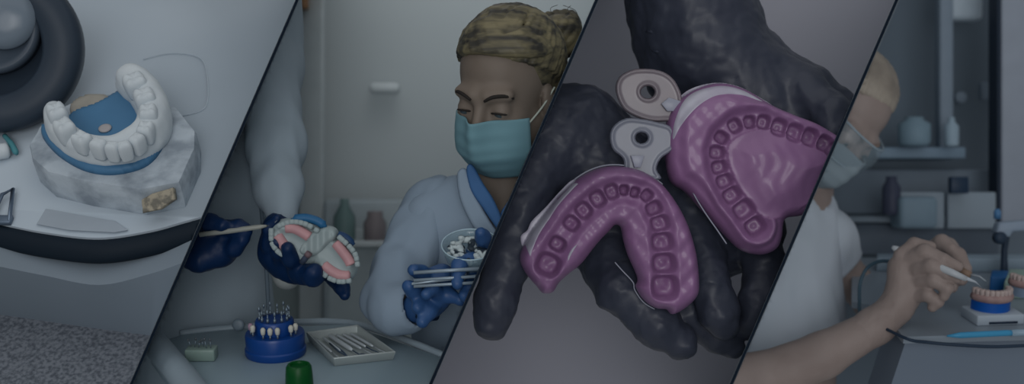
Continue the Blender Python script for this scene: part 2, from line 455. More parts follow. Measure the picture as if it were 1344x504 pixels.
# plaster ridge
zr = HB+.008
path = [(76, 160), (80, 178), (100, 197), (128, 208), (160, 208), (188, 196), (204, 176), (203, 150), (190, 128), (174, 116)]
pp = smooth_path([tp(x, y, zr) for x, y in path], 3); fld = Field(.0028, .012, M1)
for i in range(len(pp)-1):
    a = Vector(loc1(pp[i])); b = Vector(loc1(pp[i+1]))
    t = i/(len(pp)-1); rr = .0145+.005*(t > .45)+.003*(t > .6)
    fld.cap(a+Vector((0, 0, .008)), b+Vector((0, 0, .008)), rr, rr); fld.cap(a+Vector((0, 0, .026)), b+Vector((0, 0, .026)), rr*.85, rr*.85)
fld.build('plaster_ridge', m_plaster, dm, disp=lambda V: V+np.array([noise.noise_vector(Vector(q)*60)[:] for q in V])*.0012)
tt = [(80, 152, 26, 20), (90, 172, 25, 20), (112, 186, 22, 17), (134, 194, 19, 14), (152, 198, 16, 12), (168, 197, 16, 12), (184, 188, 18, 14), (195, 173, 20, 17), (199, 153, 22, 19), (194, 132, 24, 22), (181, 112, 26, 24)]
tpos = [tp(x, y+12, zr+.022) for x, y, *_ in tt]
for i, (x, y, ww, dd) in enumerate(tt):
    o = tpos[i]; tan = (tpos[min(i+1, len(tt)-1)]-tpos[max(i-1, 0)]).normalized(); nr = N1.cross(tan)
    tooth(o, (tan, nr, N1), px_m(ww*1.12, 1.9), px_m(dd*1.25, 1.9), .038 if i < 2 or i > 7 else .034, .14 if (i < 3 or i > 6) else .03, m=m_plaster, parent=dm)
# --- round dark housing, upper left
lh = thing('lens_housing', tp(4, 60), 'large round dark grey lens housing at the tray corner with pale glass centre', 'lens')
c0 = P(-8, 62, 1.97)
m_dark = mat('dark_housing', (26, 33, 41), .4, spec=.3)
mesh_obj('housing', *lathe(c0, ZC+XC*.12, [(.125, -.06), (.136, -.03), (.139, 0), (.137, .012), (.128, .020), (.085, .022), (.078, .012), (.076, -.01)], 72), m_dark, lh)
mesh_obj('inner_ring', *lathe(c0+YC*.03, ZC+XC*.12, [(.074, -.012), (.074, .014), (.066, .02), (.058, .010)], 60), mat('ring_grey', (38, 45, 53), .35), lh)
mesh_obj('glass', *lathe(c0+YC*.045+XC*.02, ZC+XC*.12, [(.05, .0), (.05, .020), (.035, .028), (.012, .031)], 48), mat('lens_glass', (66, 74, 82), .2), lh)
# --- small things at the left edge
cl = thing('clamp', tp(4, 196), 'small pale clamp with dark teal tip beside the left of the plaster base', 'clamp')
mesh_obj('clamp_body', *tube(smooth_path([tp(-30, 205, .012), tp(-5, 200, .014), tp(12, 197, .012)], 4), [.012]*4+[.013]*4+[.009], 12), m_plaster, cl)
mesh_obj('clamp_tip', *tube(smooth_path([tp(6, 178, .012), tp(14, 188, .014), tp(22, 202, .010)], 4), [.004]*4+[.005]*4+[.003], 10), mat('teal_tip', (42, 82, 88)), cl)
st = thing('wire_stand', tp(4, 285), 'small grey folded metal bracket at the left of the tray front', 'bracket')
mesh_obj('bracket', *tube([tp(-14, 292, .006), tp(3, 255, .012), tp(17, 248, .01), tp(12, 290, .006)], .0032, 8), mat('bracket_steel', (62, 72, 84), .35, metal=.4), st)
mesh_obj('bracket_foot', *box(tp(3, 289, .004), .015, .008, .004, AX1, .0015), mat('bracket_steel', (62, 72, 84)), st)
# ================================================================== shared people builders
def head_matrix(px, py, d, yaw, pitch, roll, s=1.0, sx=1.0):
    B = Matrix((XC, -ZC, YC)).transposed()             # local x right, y away from the viewer, z up
    Rm = Matrix.Rotation(R(roll), 3, 'Y') @ Matrix.Rotation(R(yaw), 3, 'Z') @ Matrix.Rotation(R(pitch), 3, 'X')
    M = (B@Rm@Matrix.Diagonal((s*sx, s, s))).to_4x4(); M.translation = P(px, py, d); return M
def head_ops(F, T=lambda p: p, RT=None, s=1.0):
    """skull, jaw, nose, ears, eye sockets; T maps head-local points, RT its rotation"""
    I = RT
    def e(c, r, k=.012, neg=False): F.ell(T(c), [q*s for q in r], I, k, neg)
    def c(a, b, ra, rb, k=.008, neg=False): F.cap(T(a), T(b), ra*s, rb*s, k, neg)
    e((0, .018, .038), (.074, .094, .082)); e((0, -.022, -.03), (.060, .070, .078), .02)
    e((0, -.048, -.084), (.032, .034, .030), .03)
    for x in (-1, 1):
        e((x*.033, -.052, -.030), (.023, .024, .024), .02); c((x*.056, .0, -.045), (x*.024, -.045, -.086), .014, .014, .03)
        e((x*.074, .012, -.012), (.009, .018, .030), .006)
        c((x*.014, -.082, .020), (x*.044, -.071, .021), .008, .007, .02)
    for x in (-1, 1): e((x*.031, -.094, -.004), (.018, .013, .012), .012, True)
    c((0, -.084, .008), (0, -.104, -.034), .0065, .0105, .010)
    for x in (-1, 1): e((x*.012, -.094, -.040), (.009, .010, .008), .006)
    c((-.020, -.084, -.066), (0, -.090, -.064), .006, .007, .006); c((0, -.090, -.064), (.020, -.084, -.066), .007, .006, .006)
    for x in (-1, 1):                                    # lids with an almond slit
        e((x*.031, -.0725, -.0045), (.0152, .0140, .0140), .007); e((x*.031, -.0905, -.0085), (.0122, .0085, .0052), .0015, True)
def eyes(M, parent, look=(0, -1, -.55), iris=(40, 48, 52)):
    lk = Vector(look).normalized()
    for x in (-1, 1):
        c = Vector((x*.031, -.0725, -.0045))
        v, f = lathe(c, (0, 0, 1), [(.0001, -.0125)]+[(.0125*math.cos(a), .0125*math.sin(a)) for a in [R(-75+15*i) for i in range(11)]]+[(.0001, .0125)], 20)
        eb = mesh_obj('eyeball', [M@q for q in v], f, mat('eye_white', (98, 100, 102), .3), parent)
        v, f = lathe(c+lk*.0108, lk, [(.0066, 0), (.006, .0015), (.0001, .0022)], 18)
        mesh_obj('iris', [M@q for q in v], f, mat('iris_%d' % iris[0], iris, .2), eb)
def brow(M, parent, m, w=.0032):
    for x in (-1, 1):
        pts = smooth_path([(x*.012, -.092, .016), (x*.026, -.0905, .0235), (x*.042, -.080, .0235), (x*.052, -.068, .017)], 4)
        v, f = tube([M@Vector(p) for p in pts], [w*(.6+.6*math.sin(math.pi*min(1, .15+i/len(pts)*.85))) for i in range(len(pts))], 8)
        mesh_obj('eyebrow', v, f, m, parent)
def face_mask(M, parent, m, m_strap, ztop=-.016, zbot=-.122, side=72, straps=True):
    NU, NV = 36, 26; V = []; Fc = []
    for layer in (0, .0018):
        for j in range(NV+1):
            v = j/NV; z = ztop+(zbot-ztop)*v
            bell = math.sin(math.pi*min(1, v*.85+.12))
            for i in range(NU+1):
                u = -1+2*i/NU; a = R(side)*u
                rx = .072+.005*bell-.012*max(0, v-.6)/.4; ry = .090+.016*bell-.030*max(0, v-.55)/.45
                nose = .027*math.exp(-(u/.22)**2)*(1-v)**1.2
                pl = .0022*abs(((v*5) % 1)-.5)*2*(1-u*u)*(0 if v < .12 or v > .93 else 1)
                r = 1+(layer/.07)
                V.append(M@Vector((rx*r*math.sin(a)*1.02, .004-(ry*r)*math.cos(a)-nose-pl, z+.012*(1-u*u)*(1-v)-.006*(1-abs(u))*v-.009*abs(u)**3*(v-.45))))
    n = (NU+1)*(NV+1)
    for L in (0, n):
        for j in range(NV):
            for i in range(NU):
                q = (L+j*(NU+1)+i, L+j*(NU+1)+i+1, L+(j+1)*(NU+1)+i+1, L+(j+1)*(NU+1)+i); Fc.append(q if L else q[::-1])
    rim = [i for i in range(NU+1)]+[(j+1)*(NU+1)+NU for j in range(NV)]+[NV*(NU+1)+i for i in range(NU-1, -1, -1)]+[j*(NU+1) for j in range(NV-1, 0, -1)]
    for a, b in zip(rim, rim[1:]+rim[:1]): Fc.append((a, b, b+n, a+n))
    k = mesh_obj('face_mask', V, Fc, m, parent)
    if straps:
        for x in (-1, 1):
            for z0, z1 in ((ztop-.012, .012), (zbot+.03, -.036)):
                sa = math.sin(R(side)); pts = smooth_path([(x*.068*sa, .004-.100*math.cos(R(side)), z0), (x*.074, -.012, (z0+z1)/2), (x*.083, .018, z1)], 5)
                mesh_obj('mask_strap', *tube([M@Vector(p) for p in pts], .0016, 6), m_strap, k)
    return k
def locks(F, lines, r0, r1, k=.004):
    for pts in lines:
        q = smooth_path(pts, 3); n = len(q)-1
        for i in range(n):
            F.cap(q[i], q[i+1], r0+(r1-r0)*i/n, r0+(r1-r0)*(i+1)/n, k)

# ================================================================== BAY 2: two people at a dental bench
BAY[0] = 1
m_coat1 = mat('pale_coat_cloth', (92, 101, 108), .85, (86, 96, 103), 4, bump=.15, bscale=25)
m_coat2 = mat('white_coat_cloth', (84, 95, 106), .85, (78, 89, 100), 5, bump=.15, bscale=25)
m_skin2 = mat('warm_skin', (72, 65, 59), .55, (66, 59, 53), 14, spec=.35)
m_bglove = mat('dark_blue_glove', (2, 20, 46), .45, (2, 17, 39), 12, bump=.2, bscale=60, spec=.4)
m_bglove2 = mat('blue_glove', (28, 52, 84), .45, (22, 44, 74), 12, bump=.2, bscale=60, spec=.4)
m_table = mat('bench_white', (88, 101, 108), .4, (83, 96, 103), 3)
# --- setting behind
struct('wall_back', *card(60, -160, 900, 720, 3.0, .02), mat('milky_wall', (112, 118, 120), .8, (107, 113, 115), 1.1, 1), smooth=False)
m_fr = mat('pale_frame', (112, 118, 120), .6); m_gp = mat('green_grey_panel', (88, 96, 96), .7, (82, 90, 92), 1.4, 1)
glassd = thing('glass_partition', P(350, 430, 2.9), 'green grey glazed partition with pale upright behind the coat at left', 'partition')
mesh_obj('panel', *card(215, -60, 392, 520, 2.95, .01), m_gp, glassd, smooth=False)
mesh_obj('upright', *bevel(*card(392, -80, 424, 520, 2.90, .03), .006), m_fr, glassd)
mesh_obj('rail', *bevel(*card(215, 150, 392, 166, 2.91, .02), .004), m_fr, glassd)
cab = thing('wall_cabinet', P(470, 430, 2.8), 'pale low cabinet in the blurred room between the two coats', 'cabinet')
mesh_obj('body', *bevel(*card(424, 262, 590, 520, 2.72, .2), .01), mat('cabinet_grey', (96, 104, 108), .6), cab)
for x0, x1 in ((430, 505), (511, 585)):
    dr = mesh_obj('door', *bevel(*card(x0, 300, x1, 515, 2.715, .012), .004), mat('cabinet_door', (100, 108, 111), .6), cab)
    mesh_obj('handle', *tube([P(x0+30, 318, 2.70), P(x0+48, 318, 2.70)], .004, 8), m_fr, dr)
lp = mesh_obj('wall_lamp', *bevel(*card(484, 108, 524, 122, 2.95, .03), .01), mat('lamp_white', (124, 130, 132), .5)); tag(lp, 'small pale oblong lamp on the wall left of the blonde woman', 'wall lamp')
bxx = mesh_obj('box', *bevel(*card(386, -14, 402, 10, 2.86, .04), .004), mat('brown_card', (88, 66, 48), .8)); tag(bxx, 'small brown box at the very top beside the first divider', 'box')
jar = mesh_obj('jar', *lathe(P(492, 322, 2.69), YC, [(.018, 0), (.024, .01), (.025, .05), (.017, .062), (.017, .075)], 20), mat('jar_red', (74, 70, 72), .5)); tag(jar, 'reddish brown jar, blurred, in front of the cabinet left of the woman', 'jar')
jr2 = mesh_obj('bottle', *lathe(P(452, 320, 2.69), YC, [(.02, 0), (.024, .01), (.024, .06), (.010, .085), (.010, .10)], 20), mat('bottle_green', (60, 76, 76), .5)); tag(jr2, 'dark greenish bottle, blurred, just right of the held denture model', 'bottle')
sh = mesh_obj('cabinet_ledge', *bevel(*card(420, 316, 596, 324, 2.66, .09), .003), m_fr, cab)
# --- bench
TO = P(362, 474, 1.80); UP = Vector((0, 0, 1))
def tb(px, py, h=0): return on_plane(px, py, TO+UP*h, UP)
bench = thing('bench', TO-UP*.74, 'white dental bench with raised left border carrying the bur stand and steel tray', 'bench')
tpoly = [(196, 452), (236, 438), (300, 431), (458, 424), (600, 474), (760, 540), (760, 640), (330, 640), (262, 540)]
tl_ = [tb(x, y) for x, y in tpoly]
mesh_obj('bench_top', *bevel(*prism([p-UP*.035 for p in tl_], tl_), .006), m_table, bench, sharp=40)
mesh_obj('border', *tube(smooth_path([tb(160, 392, .0), tb(186, 430, .004), tb(236, 490, .004), tb(300, 570, .004)], 5), .020, 12), mat('bench_border', (86, 96, 103), .45), bench)
mesh_obj('border', *tube(smooth_path([tb(236, 438, .0), tb(300, 431, .0), tb(458, 424, .0), tb(600, 474, .0)], 5), .006, 10), mat('bench_border', (86, 96, 103), .45), bench)
lb = [p-UP*.035 for p in (tb(250, 448), tb(455, 430), tb(740, 540), tb(330, 620))]
mesh_obj('pedestal', *prism([p-UP*.70 for p in lb], lb), m_table, bench, smooth=False)
# --- standing person on the left (head out of frame)
per = thing('person', P(300, 900, 2.1), 'person in pale coat and dark blue gloves, head out of frame, holding a denture model', 'person')
F = Field(.012, .05)
def blk(F, pts, k=None): F.chain([P(x, y, d) for x, y, r, d in pts], [px_m(r, d) for x, y, r, d in pts], k)
blk(F, [(290, -150, 42, 2.12), (290, -60, 44, 2.12)], .03); blk(F, [(250, 0, 60, 2.14), (330, 0, 56, 2.14)])
blk(F, [(280, 20, 70, 2.15), (262, 220, 58, 2.2), (260, 420, 62, 2.25), (264, 640, 62, 2.28)])
blk(F, [(345, 10, 28, 2.1), (358, 120, 20, 2.01), (366, 230, 19, 1.94), (372, 320, 17, 1.88)], .03)
blk(F, [(200, 10, 34, 2.1), (190, 150, 26, 2.02), (215, 290, 20, 1.9), (262, 318, 16, 1.85)], .03)
F.build('body', m_skin2, per)
F = Field(.008, .03)
blk(F, [(262, -20, 92, 2.15), (266, 120, 98, 2.09), (260, 260, 94, 2.07), (260, 420, 92, 2.11), (266, 660, 96, 2.13)])
blk(F, [(330, 0, 66, 2.13), (338, 60, 52, 2.12)])
F.build('coat', m_coat1, per, disp=fold(.018, 8.5, (0, 0, 1), 1))
F = Field(.006, .02)
blk(F, [(345, -30, 44, 2.04), (356, 90, 41, 2.01), (361, 190, 35, 1.95), (368, 252, 29, 1.90), (371, 290, 20, 1.87)])
blk(F, [(205, 60, 44, 2.06), (196, 180, 38, 1.98), (205, 270, 32, 1.91), (232, 312, 26, 1.88)])
F.build('sleeves', m_coat1, per, disp=fold(.009, 16, (0, 0, 1), 5))
# dark strip painting the shade of a vertical fold in the coat
mesh_obj('coat_fold_shade', *tube(smooth_path([P(342, 262, 1.972), P(348, 330, 1.975), P(352, 400, 1.975), P(352, 470, 1.975)], 5), .0035, 8), mat('fold_shade', (56, 66, 74)), per)
bt = mesh_obj('button', *lathe(P(313, 426, 1.925), ZC, [(.0095, 0), (.0095, .003), (.006, .004)], 20), mat('button_grey', (66, 76, 84), .4), per)
F = Field(.0028, .008)                               # hand holding the tool
blk(F, [(232, 318, 28, 1.86), (268, 322, 30, 1.85), (292, 318, 26, 1.84)], .02)
blk(F, [(285, 330, 22, 1.83), (262, 342, 14, 1.82), (248, 340, 12, 1.82)], .012)
blk(F, [(295, 300, 12, 1.82), (312, 298, 10, 1.80), (322, 302, 8, 1.80)]); blk(F, [(270, 300, 14, 1.83), (275, 292, 11, 1.80), (292, 296, 9, 1.79)])
blk(F, [(298, 320, 13, 1.83), (316, 312, 10, 1.81), (322, 303, 8, 1.80)]); blk(F, [(290, 334, 13, 1.83), (308, 326, 10, 1.81), (318, 316, 8, 1.80)])
F.build('glove', m_bglove, per, disp=fold(.0016, 60))
F = Field(.0026, .007)                               # hand holding the denture from below
blk(F, [(366, 300, 22, 1.86), (368, 330, 26, 1.85), (385, 345, 25, 1.85), (410, 350, 20, 1.86)], .018)
blk(F, [(372, 345, 12, 1.83), (366, 330, 10, 1.80), (364, 318, 8, 1.785)]); blk(F, [(392, 352, 13, 1.82), (382, 340, 11, 1.79), (378, 326, 9, 1.775)])
blk(F, [(398, 352, 12, 1.82), (408, 342, 5, 1.80)]); blk(F, [(352, 322, 10, 1.82), (354, 300, 8, 1.80), (364, 286, 5, 1.79)])
blk(F, [(395, 358, 16, 1.81), (411, 362, 13.5, 1.785), (412, 357, 12, 1.775)]); blk(F, [(440, 366, 12, 1.86), (449, 378, 9.5, 1.84), (453, 387, 7, 1.83)])
blk(F, [(405, 350, 14, 1.87), (440, 360, 12, 1.87)])
F.build('glove', m_bglove, per, disp=fold(.0012, 60))
F = Field(.004, .01)
blk(F, [(372, 340, 26, 1.87), (377, 362, 19, 1.855)]); F.build('cuff', mat('beige_cuff', (86, 90, 90), .8), per)
# tool
tool = thing('wax_knife', P(300, 302, 1.8), 'thin pale handled carving tool held by the dark blue glove at left', 'carving tool')
a, b = P(262, 308, 1.79), P(340, 298, 1.79)
mesh_obj('handle', *tube([a, a.lerp(b, .5), b, P(350, 296.5, 1.79)], [.0036, .0042, .0036, .0018], 12), mat('tool_bone', (92, 94, 90), .4), tool)
mesh_obj('blade', *tube([P(349, 296.6, 1.79), P(358, 295, 1.79), P(364, 289, 1.785)], [.0014, .0012, .0005], 8), mat('steel_dark', (60, 64, 68), .3, metal=.5), tool)
# denture model held open
den = thing('denture_model', P(410, 360, 1.8), 'white denture demonstration model with pink gums held in dark blue gloved fingers', 'dental model')
m_den = mat('denture_white', (92, 101, 102), .4, (84, 93, 95), 18); m_gum = mat('gum_pink', (116, 88, 90), .45, (106, 80, 84), 30)
def ovalset(cx, cy, rx, ry, ang, n=26):
    a = R(ang); return [(cx+rx*math.cos(t)*math.cos(a)-ry*math.sin(t)*math.sin(a), cy+rx*math.cos(t)*math.sin(a)+ry*math.sin(t)*math.cos(a)) for t in [2*math.pi*i/n for i in range(n)]]
def half_den(cx, cy, rx, ry, ang, arcs, d, edge_pts):
    o = ovalset(cx, cy, rx, ry, ang)
    lay = [ [(x, y) for x, y in a] for a in arcs]
    def H(x, y, s):
        h = 10+5*np.clip(s/12, 0, 1)
        for a_ in lay:
            h += 5*np.exp(-(path_dist2(x, y, a_)/5.5)**2)
        return h
    relief('plastic_base', m_den, o, H, face_frame(d), 1.0, 8, 10, den, n=2)
    for a_ in arcs:
        n = len(a_); v, f = tube(smooth_path([P(x, y, d-px_m(14.5, d)) for x, y in a_], 5), [.0045]+[.0082]*((n-1)*5-1)+[.0045], 10)
        mesh_obj('gum', v, f, m_gum, den)
def path_dist2(x, y, lst):
    d = np.full(x.shape, 1e9)
    for a, b in zip(lst[:-1], lst[1:]):
        dx, dy = b[0]-a[0], b[1]-a[1]; t = np.clip(((x-a[0])*dx+(y-a[1])*dy)/(dx*dx+dy*dy), 0, 1)
        d = np.minimum(d, np.hypot(x-a[0]-t*dx, y-a[1]-t*dy))
    return d
half_den(394, 317, 42, 27, 28, [[(374, 299), (386, 300), (398, 306), (407, 312)], [(364, 308), (370, 318), (378, 327), (386, 329)]], 1.80, None)
half_den(438, 340, 36, 25, 42, [[(440, 318), (448, 328), (457, 340), (461, 348)], [(424, 347), (434, 355), (446, 361), (460, 362)]], 1.80, None)
relief('hinge', m_den, [(398, 318), (410, 304), (428, 296), (442, 300), (444, 312), (430, 326), (420, 336), (404, 338), (394, 330)], lambda x, y, s: 20+2*np.sin(x*.4), face_frame(1.80), 1.2, 7, 8, den)
mesh_obj('hinge_pin', *tube([P(396, 345, 1.765), P(403, 336, 1.76)], .0045, 10), mat('pin_dark', (30, 36, 48)), den)
mesh_obj('hinge_pin_cap', *tube([P(403, 336, 1.76), P(406, 332, 1.758)], .005, 10), mat('pin_brown', (66, 54, 58)), den)
m_deb = mat('denture_blue', (18, 56, 84), .45)
mesh_obj('blue_rim', *tube(smooth_path([P(382, 288, 1.785), P(400, 286, 1.785), P(416, 290, 1.785), P(428, 298, 1.785)], 5), [.002]*2+[.0065]*12+[.003]*2, 10), m_deb, den)
mesh_obj('blue_rim', *tube(smooth_path([P(444, 308, 1.79), P(454, 312, 1.79), P(464, 322, 1.79)], 5), [.006]*9+[.004]*2, 10), mat('denture_navy', (14, 34, 58), .45), den)
for arc, nt in (([(368, 296), (384, 291), (402, 294), (418, 303)], 9), ([(357, 303), (358, 318), (366, 330), (378, 337)], 8), ([(447, 312), (458, 322), (467, 334), (470, 348)], 8), ([(420, 354), (432, 364), (446, 369), (460, 368)], 8)):
    q = smooth_path([P(x, y, 1.785) for x, y in arc], 6)
    for k in range(nt):
        i = int(k/(nt-1)*(len(q)-2)); t = (q[i+1]-q[i]).normalized()
        tooth(q[i], (t, ZC.cross(t), ZC), .0088, .008, .009, .05, name='tooth', m=m_den, parent=den, nu=12, nv=7)
# --- bur stand
m_bs = mat('bur_stand_blue', (4, 35, 80), .35, (4, 32, 74), 8, spec=.4)
bs = thing('bur_stand', TO, 'round two tier blue stand full of small dental burs on the bench', 'bur stand')
bc = tb(362, 464)
mesh_obj('base', *lathe(bc, UP, [(.044, 0), (.0455, .003), (.0455, .010), (.0435, .012), (.0445, .030), (.043, .034), (.028, .0345)], 64), m_bs, bs, sharp=40)
mesh_obj('upper_tier', *lathe(bc+UP*.0345, UP, [(.0285, 0), (.029, .002), (.029, .017), (.027, .020)], 56), m_bs, bs, sharp=40)
m_st = mat('bur_steel', (72, 82, 90), .3, metal=.5); m_cu = mat('bur_bead', (118, 118, 112), .5)
for k in range(13):
    a = 2*math.pi*k/13+.1; p = bc+Vector((math.cos(a)*.022, math.sin(a)*.022, .0545)); hh = .010+.008*rnd.random()
    b_ = thing('dental_bur', p, 'thin steel bur upright in the top ring of the blue stand', 'dental bur', 'burs on the upper tier of the blue stand')
    mesh_obj('shank', *tube([p, p+UP*hh], .0009, 6), m_st, b_)
    mesh_obj('bur_head', *tube([p+UP*hh, p+UP*(hh+.003), p+UP*(hh+.007)], [.0013, .0019, .0008], 8), m_st, b_)
    mesh_obj('collar', *tube([p+UP*.001, p+UP*.006], .0021, 8), m_st, b_)
for k, (a, cl_) in enumerate([(R(200+i*17.5), c) for i, c in enumerate((1, 0, 2, 0, 0, 0, 2, 0, 0))]):
    if cl_ == 2: continue
    p = bc+Vector((math.cos(a)*.0355, math.sin(a)*.0355, .0345))
    b_ = thing('polishing_bur', p, 'ivory polishing point on the lower ledge of the blue stand' if not cl_ else 'pinkish polishing point leftmost on the ledge of the blue stand', 'polishing point', 'ivory points on the lower tier of the blue stand' if not cl_ else None)
    mesh_obj('shank', *tube([p, p+UP*.006], .0015, 8), m_st, b_)
    mesh_obj('polishing_tip', *tube([p+UP*.0055, p+UP*.008, p+UP*.014, p+UP*.017], [.002, .0034, .004, .002], 12), mat('bur_pink', (96, 80, 92)) if cl_ else m_cu, b_)
# --- little clear block of burs, left
bb = thing('bur_block', tb(265, 474), 'small clear greenish block holding a few burs, left of the blue stand', 'bur block')
c = tb(265, 471); mesh_obj('block', *box(c+UP*.009, .022, .013, .009, None, .002), mat('clear_green', (80, 94, 90), .3), bb)
for k in range(6):
    p = c+Vector((-.016+.0062*k, rnd.uniform(-.005, .005), .018)); q = p+Vector((rnd.uniform(-.004, .002), 0, rnd.uniform(.008, .013)))
    b_ = thing('dental_bur', p, 'tiny dark steel bur stuck in the clear greenish block', 'dental bur', 'burs in the clear block')
    mesh_obj('shank', *tube([p, q], .0008, 6), m_st, b_); mesh_obj('bur_head', *tube([q, q+(q-p)*.35], [.0017, .0009], 8), mat('steel_dark', (60, 64, 68)), b_)
# --- steel tray with instruments
tr = thing('instrument_tray', tb(462, 466), 'shallow steel tray full of hand instruments, right of the blue stand', 'tray')
m_tr = mat('tray_steel', (98, 104, 104), .35, (90, 96, 97), 20, metal=.25)
A, B, C_, D = tb(402, 447), tb(470, 437), tb(520, 473), tb(438, 482)
def inset(q, t): c = sum(q, Vector())/4; return [p.lerp(c, t) for p in q]
o4 = [A, B, C_, D]; v = []; f = []
rings = [([p+UP*0 for p in inset(o4, .06)]), [p+UP*.013 for p in o4], [p+UP*.0145 for p in inset(o4, .02)], [p+UP*.013 for p in inset(o4, .07)], [p+UP*.003 for p in inset(o4, .10)]]
v = [p for r_ in rings for p in r_]
for j in range(4):
    for i in range(4): f.append((j*4+i, j*4+(i+1) % 4, (j+1)*4+(i+1) % 4, (j+1)*4+i))
f += [(0, 1, 2, 3), (16, 17, 18, 19)]
mesh_obj('tray_body', *bevel(v, f, .0012), m_tr, tr, sharp=35)
def tpt(u, w_, h):                                      # u across, w along the tray
    return A.lerp(B, u).lerp(D.lerp(C_, u), w_)+UP*h
tools = [(.10, .10, .16, .90, 'long slim steel probe lying along the left edge of the tray', 'probe', 0), (.26, .12, .30, .88, 'dark jawed steel tweezers lying in the left of the tray', 'tweezers', 1), (.40, .08, .52, .93, 'thick pale handled instrument lying across the middle of the tray', 'mouth mirror', 2),
         (.52, .10, .70, .90, 'slim bright scaler in the right half of the tray', 'scaler', 0), (.64, .10, .80, .84, 'steel spatula with dark tip near the right of the tray', 'spatula', 3), (.78, .12, .90, .86, 'pale steel instrument lying along the right edge of the tray', 'scaler', 0)]
m_in = mat('instrument_bright', (112, 118, 122), .3, metal=.2); m_ind = mat('instrument_dark', (34, 44, 56), .35)
for u0, w0, u1, w1, lb_, ct, kd in tools:
    a, b = tpt(u0, w0, .0065), tpt(u1, w1, .0065); t = thing(ct.replace(' ', '_'), a, lb_, ct); r_ = .0022 if kd != 2 else .0034
    mesh_obj('handle', *tube([a.lerp(b, q) for q in (.0, .04, .3, .6, .68)], [r_*.6, r_, r_, r_, r_*.5], 10), m_in, t)
    if kd == 1:
        for s_ in (-1, 1): mesh_obj('jaw', *tube([a.lerp(b, .3)+XC*s_*.001, a.lerp(b, .7)+XC*s_*.003, b], [.0018, .0014, .0006], 8), m_ind, t)
    elif kd == 2:
        mesh_obj('neck', *tube([a.lerp(b, .66), a.lerp(b, .9)], .001, 8), m_ind, t); mesh_obj('mirror_disc', *lathe(a.lerp(b, .95), UP+ZC*.3, [(.006, 0), (.006, .0012), (.0052, .002)], 24), m_ind, t)
    else: mesh_obj('working_tip', *tube([a.lerp(b, .66), a.lerp(b, .85), a.lerp(b, .95)+UP*.001, b+XC*.003], [.0011, .0010, .0008, .0004], 8), m_ind if kd == 3 else m_in, t)
# --- green cap in front
gc = tb(392, 512, 0)
capo = thing('bottle', gc, 'bottle with a bright green round cap, front edge of the bench', 'bottle')
ctop = P(392, 478, 1.70)
base = Vector((ctop.x, ctop.y, ctop.z-.034))
mesh_obj('cap', *lathe(base, UP, [(.019, 0), (.0195, .003), (.0188, .020), (.0178, .030), (.0155, .034), (.0125, .0335), (.012, .031)], 48), mat('cap_green', (0, 42, 12), .4, spec=.4), capo, sharp=45)
mesh_obj('bottle_body', *lathe(base-UP*.06, UP, [(.021, 0), (.022, .004), (.022, .045), (.017, .056), (.016, .06)], 40), mat('bottle_clear', (70, 84, 88), .3), capo)
# ---------------------------------------------------------------- woman with mask
wo = thing('person', P(640, 900, 2.0), 'blonde woman in pale mask and white coat holding a small tray and glass bowl', 'person')
HM = head_matrix(662, 122, 1.93, -25, 25, 8, .98, .98)
inv = HM.inverted()
def hl(px, py, d): return inv@P(px, py, d)
F = Field(.0029, .012, HM); head_ops(F)
sc_ = 1/.98
def hchain(pts, k=.03): F.chain([hl(x, y, d) for x, y, r, d in pts], [px_m(r, d)*sc_ for x, y, r, d in pts], k)
hchain([(668, 190, 38, 1.98), (664, 240, 38, 1.99), (668, 290, 46, 2.0)], .02)
hchain([(600, 300, 44, 2.02), (740, 300, 44, 2.02)]); hchain([(670, 320, 80, 2.05), (665, 480, 70, 2.1), (665, 640, 74, 2.15)])
hchain([(572, 285, 36, 2.02), (526, 380, 24, 1.95), (512, 405, 20, 1.92), (548, 392, 15, 1.87)]); hchain([(770, 290, 34, 2.02), (780, 400, 26, 1.96), (700, 390, 20, 1.9), (655, 375, 16, 1.87)])
F.build('body', m_skin2, wo)
eyes(HM, wo, (-.1, -1, -.5)); m_brow = mat('brow_brown', (24, 22, 21), .8); brow(HM, wo, m_brow, .0024)
for x in (-1, 1):                                     # upper lash line
    pts = smooth_path([(x*.018, -.0835, -.0055), (x*.031, -.0880, -.0035), (x*.045, -.0800, -.0065)], 4)
    mesh_obj('eyelashes', *tube([HM@Vector(p) for p in pts], [.0006]+[.0016]*7+[.0006], 6), m_brow, wo)
m_mask = mat('aqua_mask', (68, 93, 100), .8, (62, 87, 94), 8); m_str = mat('mask_strap', (112, 118, 112), .7)
face_mask(HM, wo, m_mask, m_str, -.025, -.120, side=60)
# hair
m_hair = mat('dark_blonde_hair', (72, 67, 50), .5, (27, 26, 23), 55, 3, spec=.4, stretch=(.10, .8, 1.2), bump=.3, bscale=40, thresh=(.38, .62))
F = Field(.0026, .004, HM)
F.ell((0, .030, .046), (.080, .090, .082), None, .01); F.ell((0, .052, .0), (.072, .066, .075), None, .02)
bun = Vector((.040, .156, .074))
lines = []
C0 = Vector((0, .026, .04)); RR = Vector((.084, .097, .088))
def onsk(v, lift=1.0):
    v = Vector(v); q = Vector((v.x/RR.x, v.y/RR.y, v.z/RR.z)).normalized(); return C0+Vector((q.x*RR.x, q.y*RR.y, q.z*RR.z))*lift
NLK = 66
for i in range(NLK):
    t = i/(NLK-1); az = R(-128+256*t)
    hy = -math.cos(az); hx = math.sin(az)
    hz = .53-1.15*(abs(az)/R(128))**1.9+.02*rnd.uniform(-1, 1)
    st_ = Vector((hx*RR.x, hy*RR.y, hz*RR.z)); en = Vector((.014+rnd.uniform(-.014, .014), .108, .060+rnd.uniform(-.012, .012)))
    pts = []
    for k in range(6):
        u = k/5; pts.append(onsk(st_.lerp(en, u)+Vector((0, 0, .02*math.sin(math.pi*u))), (.955 if k == 0 else 1.0)+.045*math.sin(math.pi*u)+rnd.uniform(0, .035)))
    lines.append(pts)
locks(F, lines, .0042, .0058, .002)
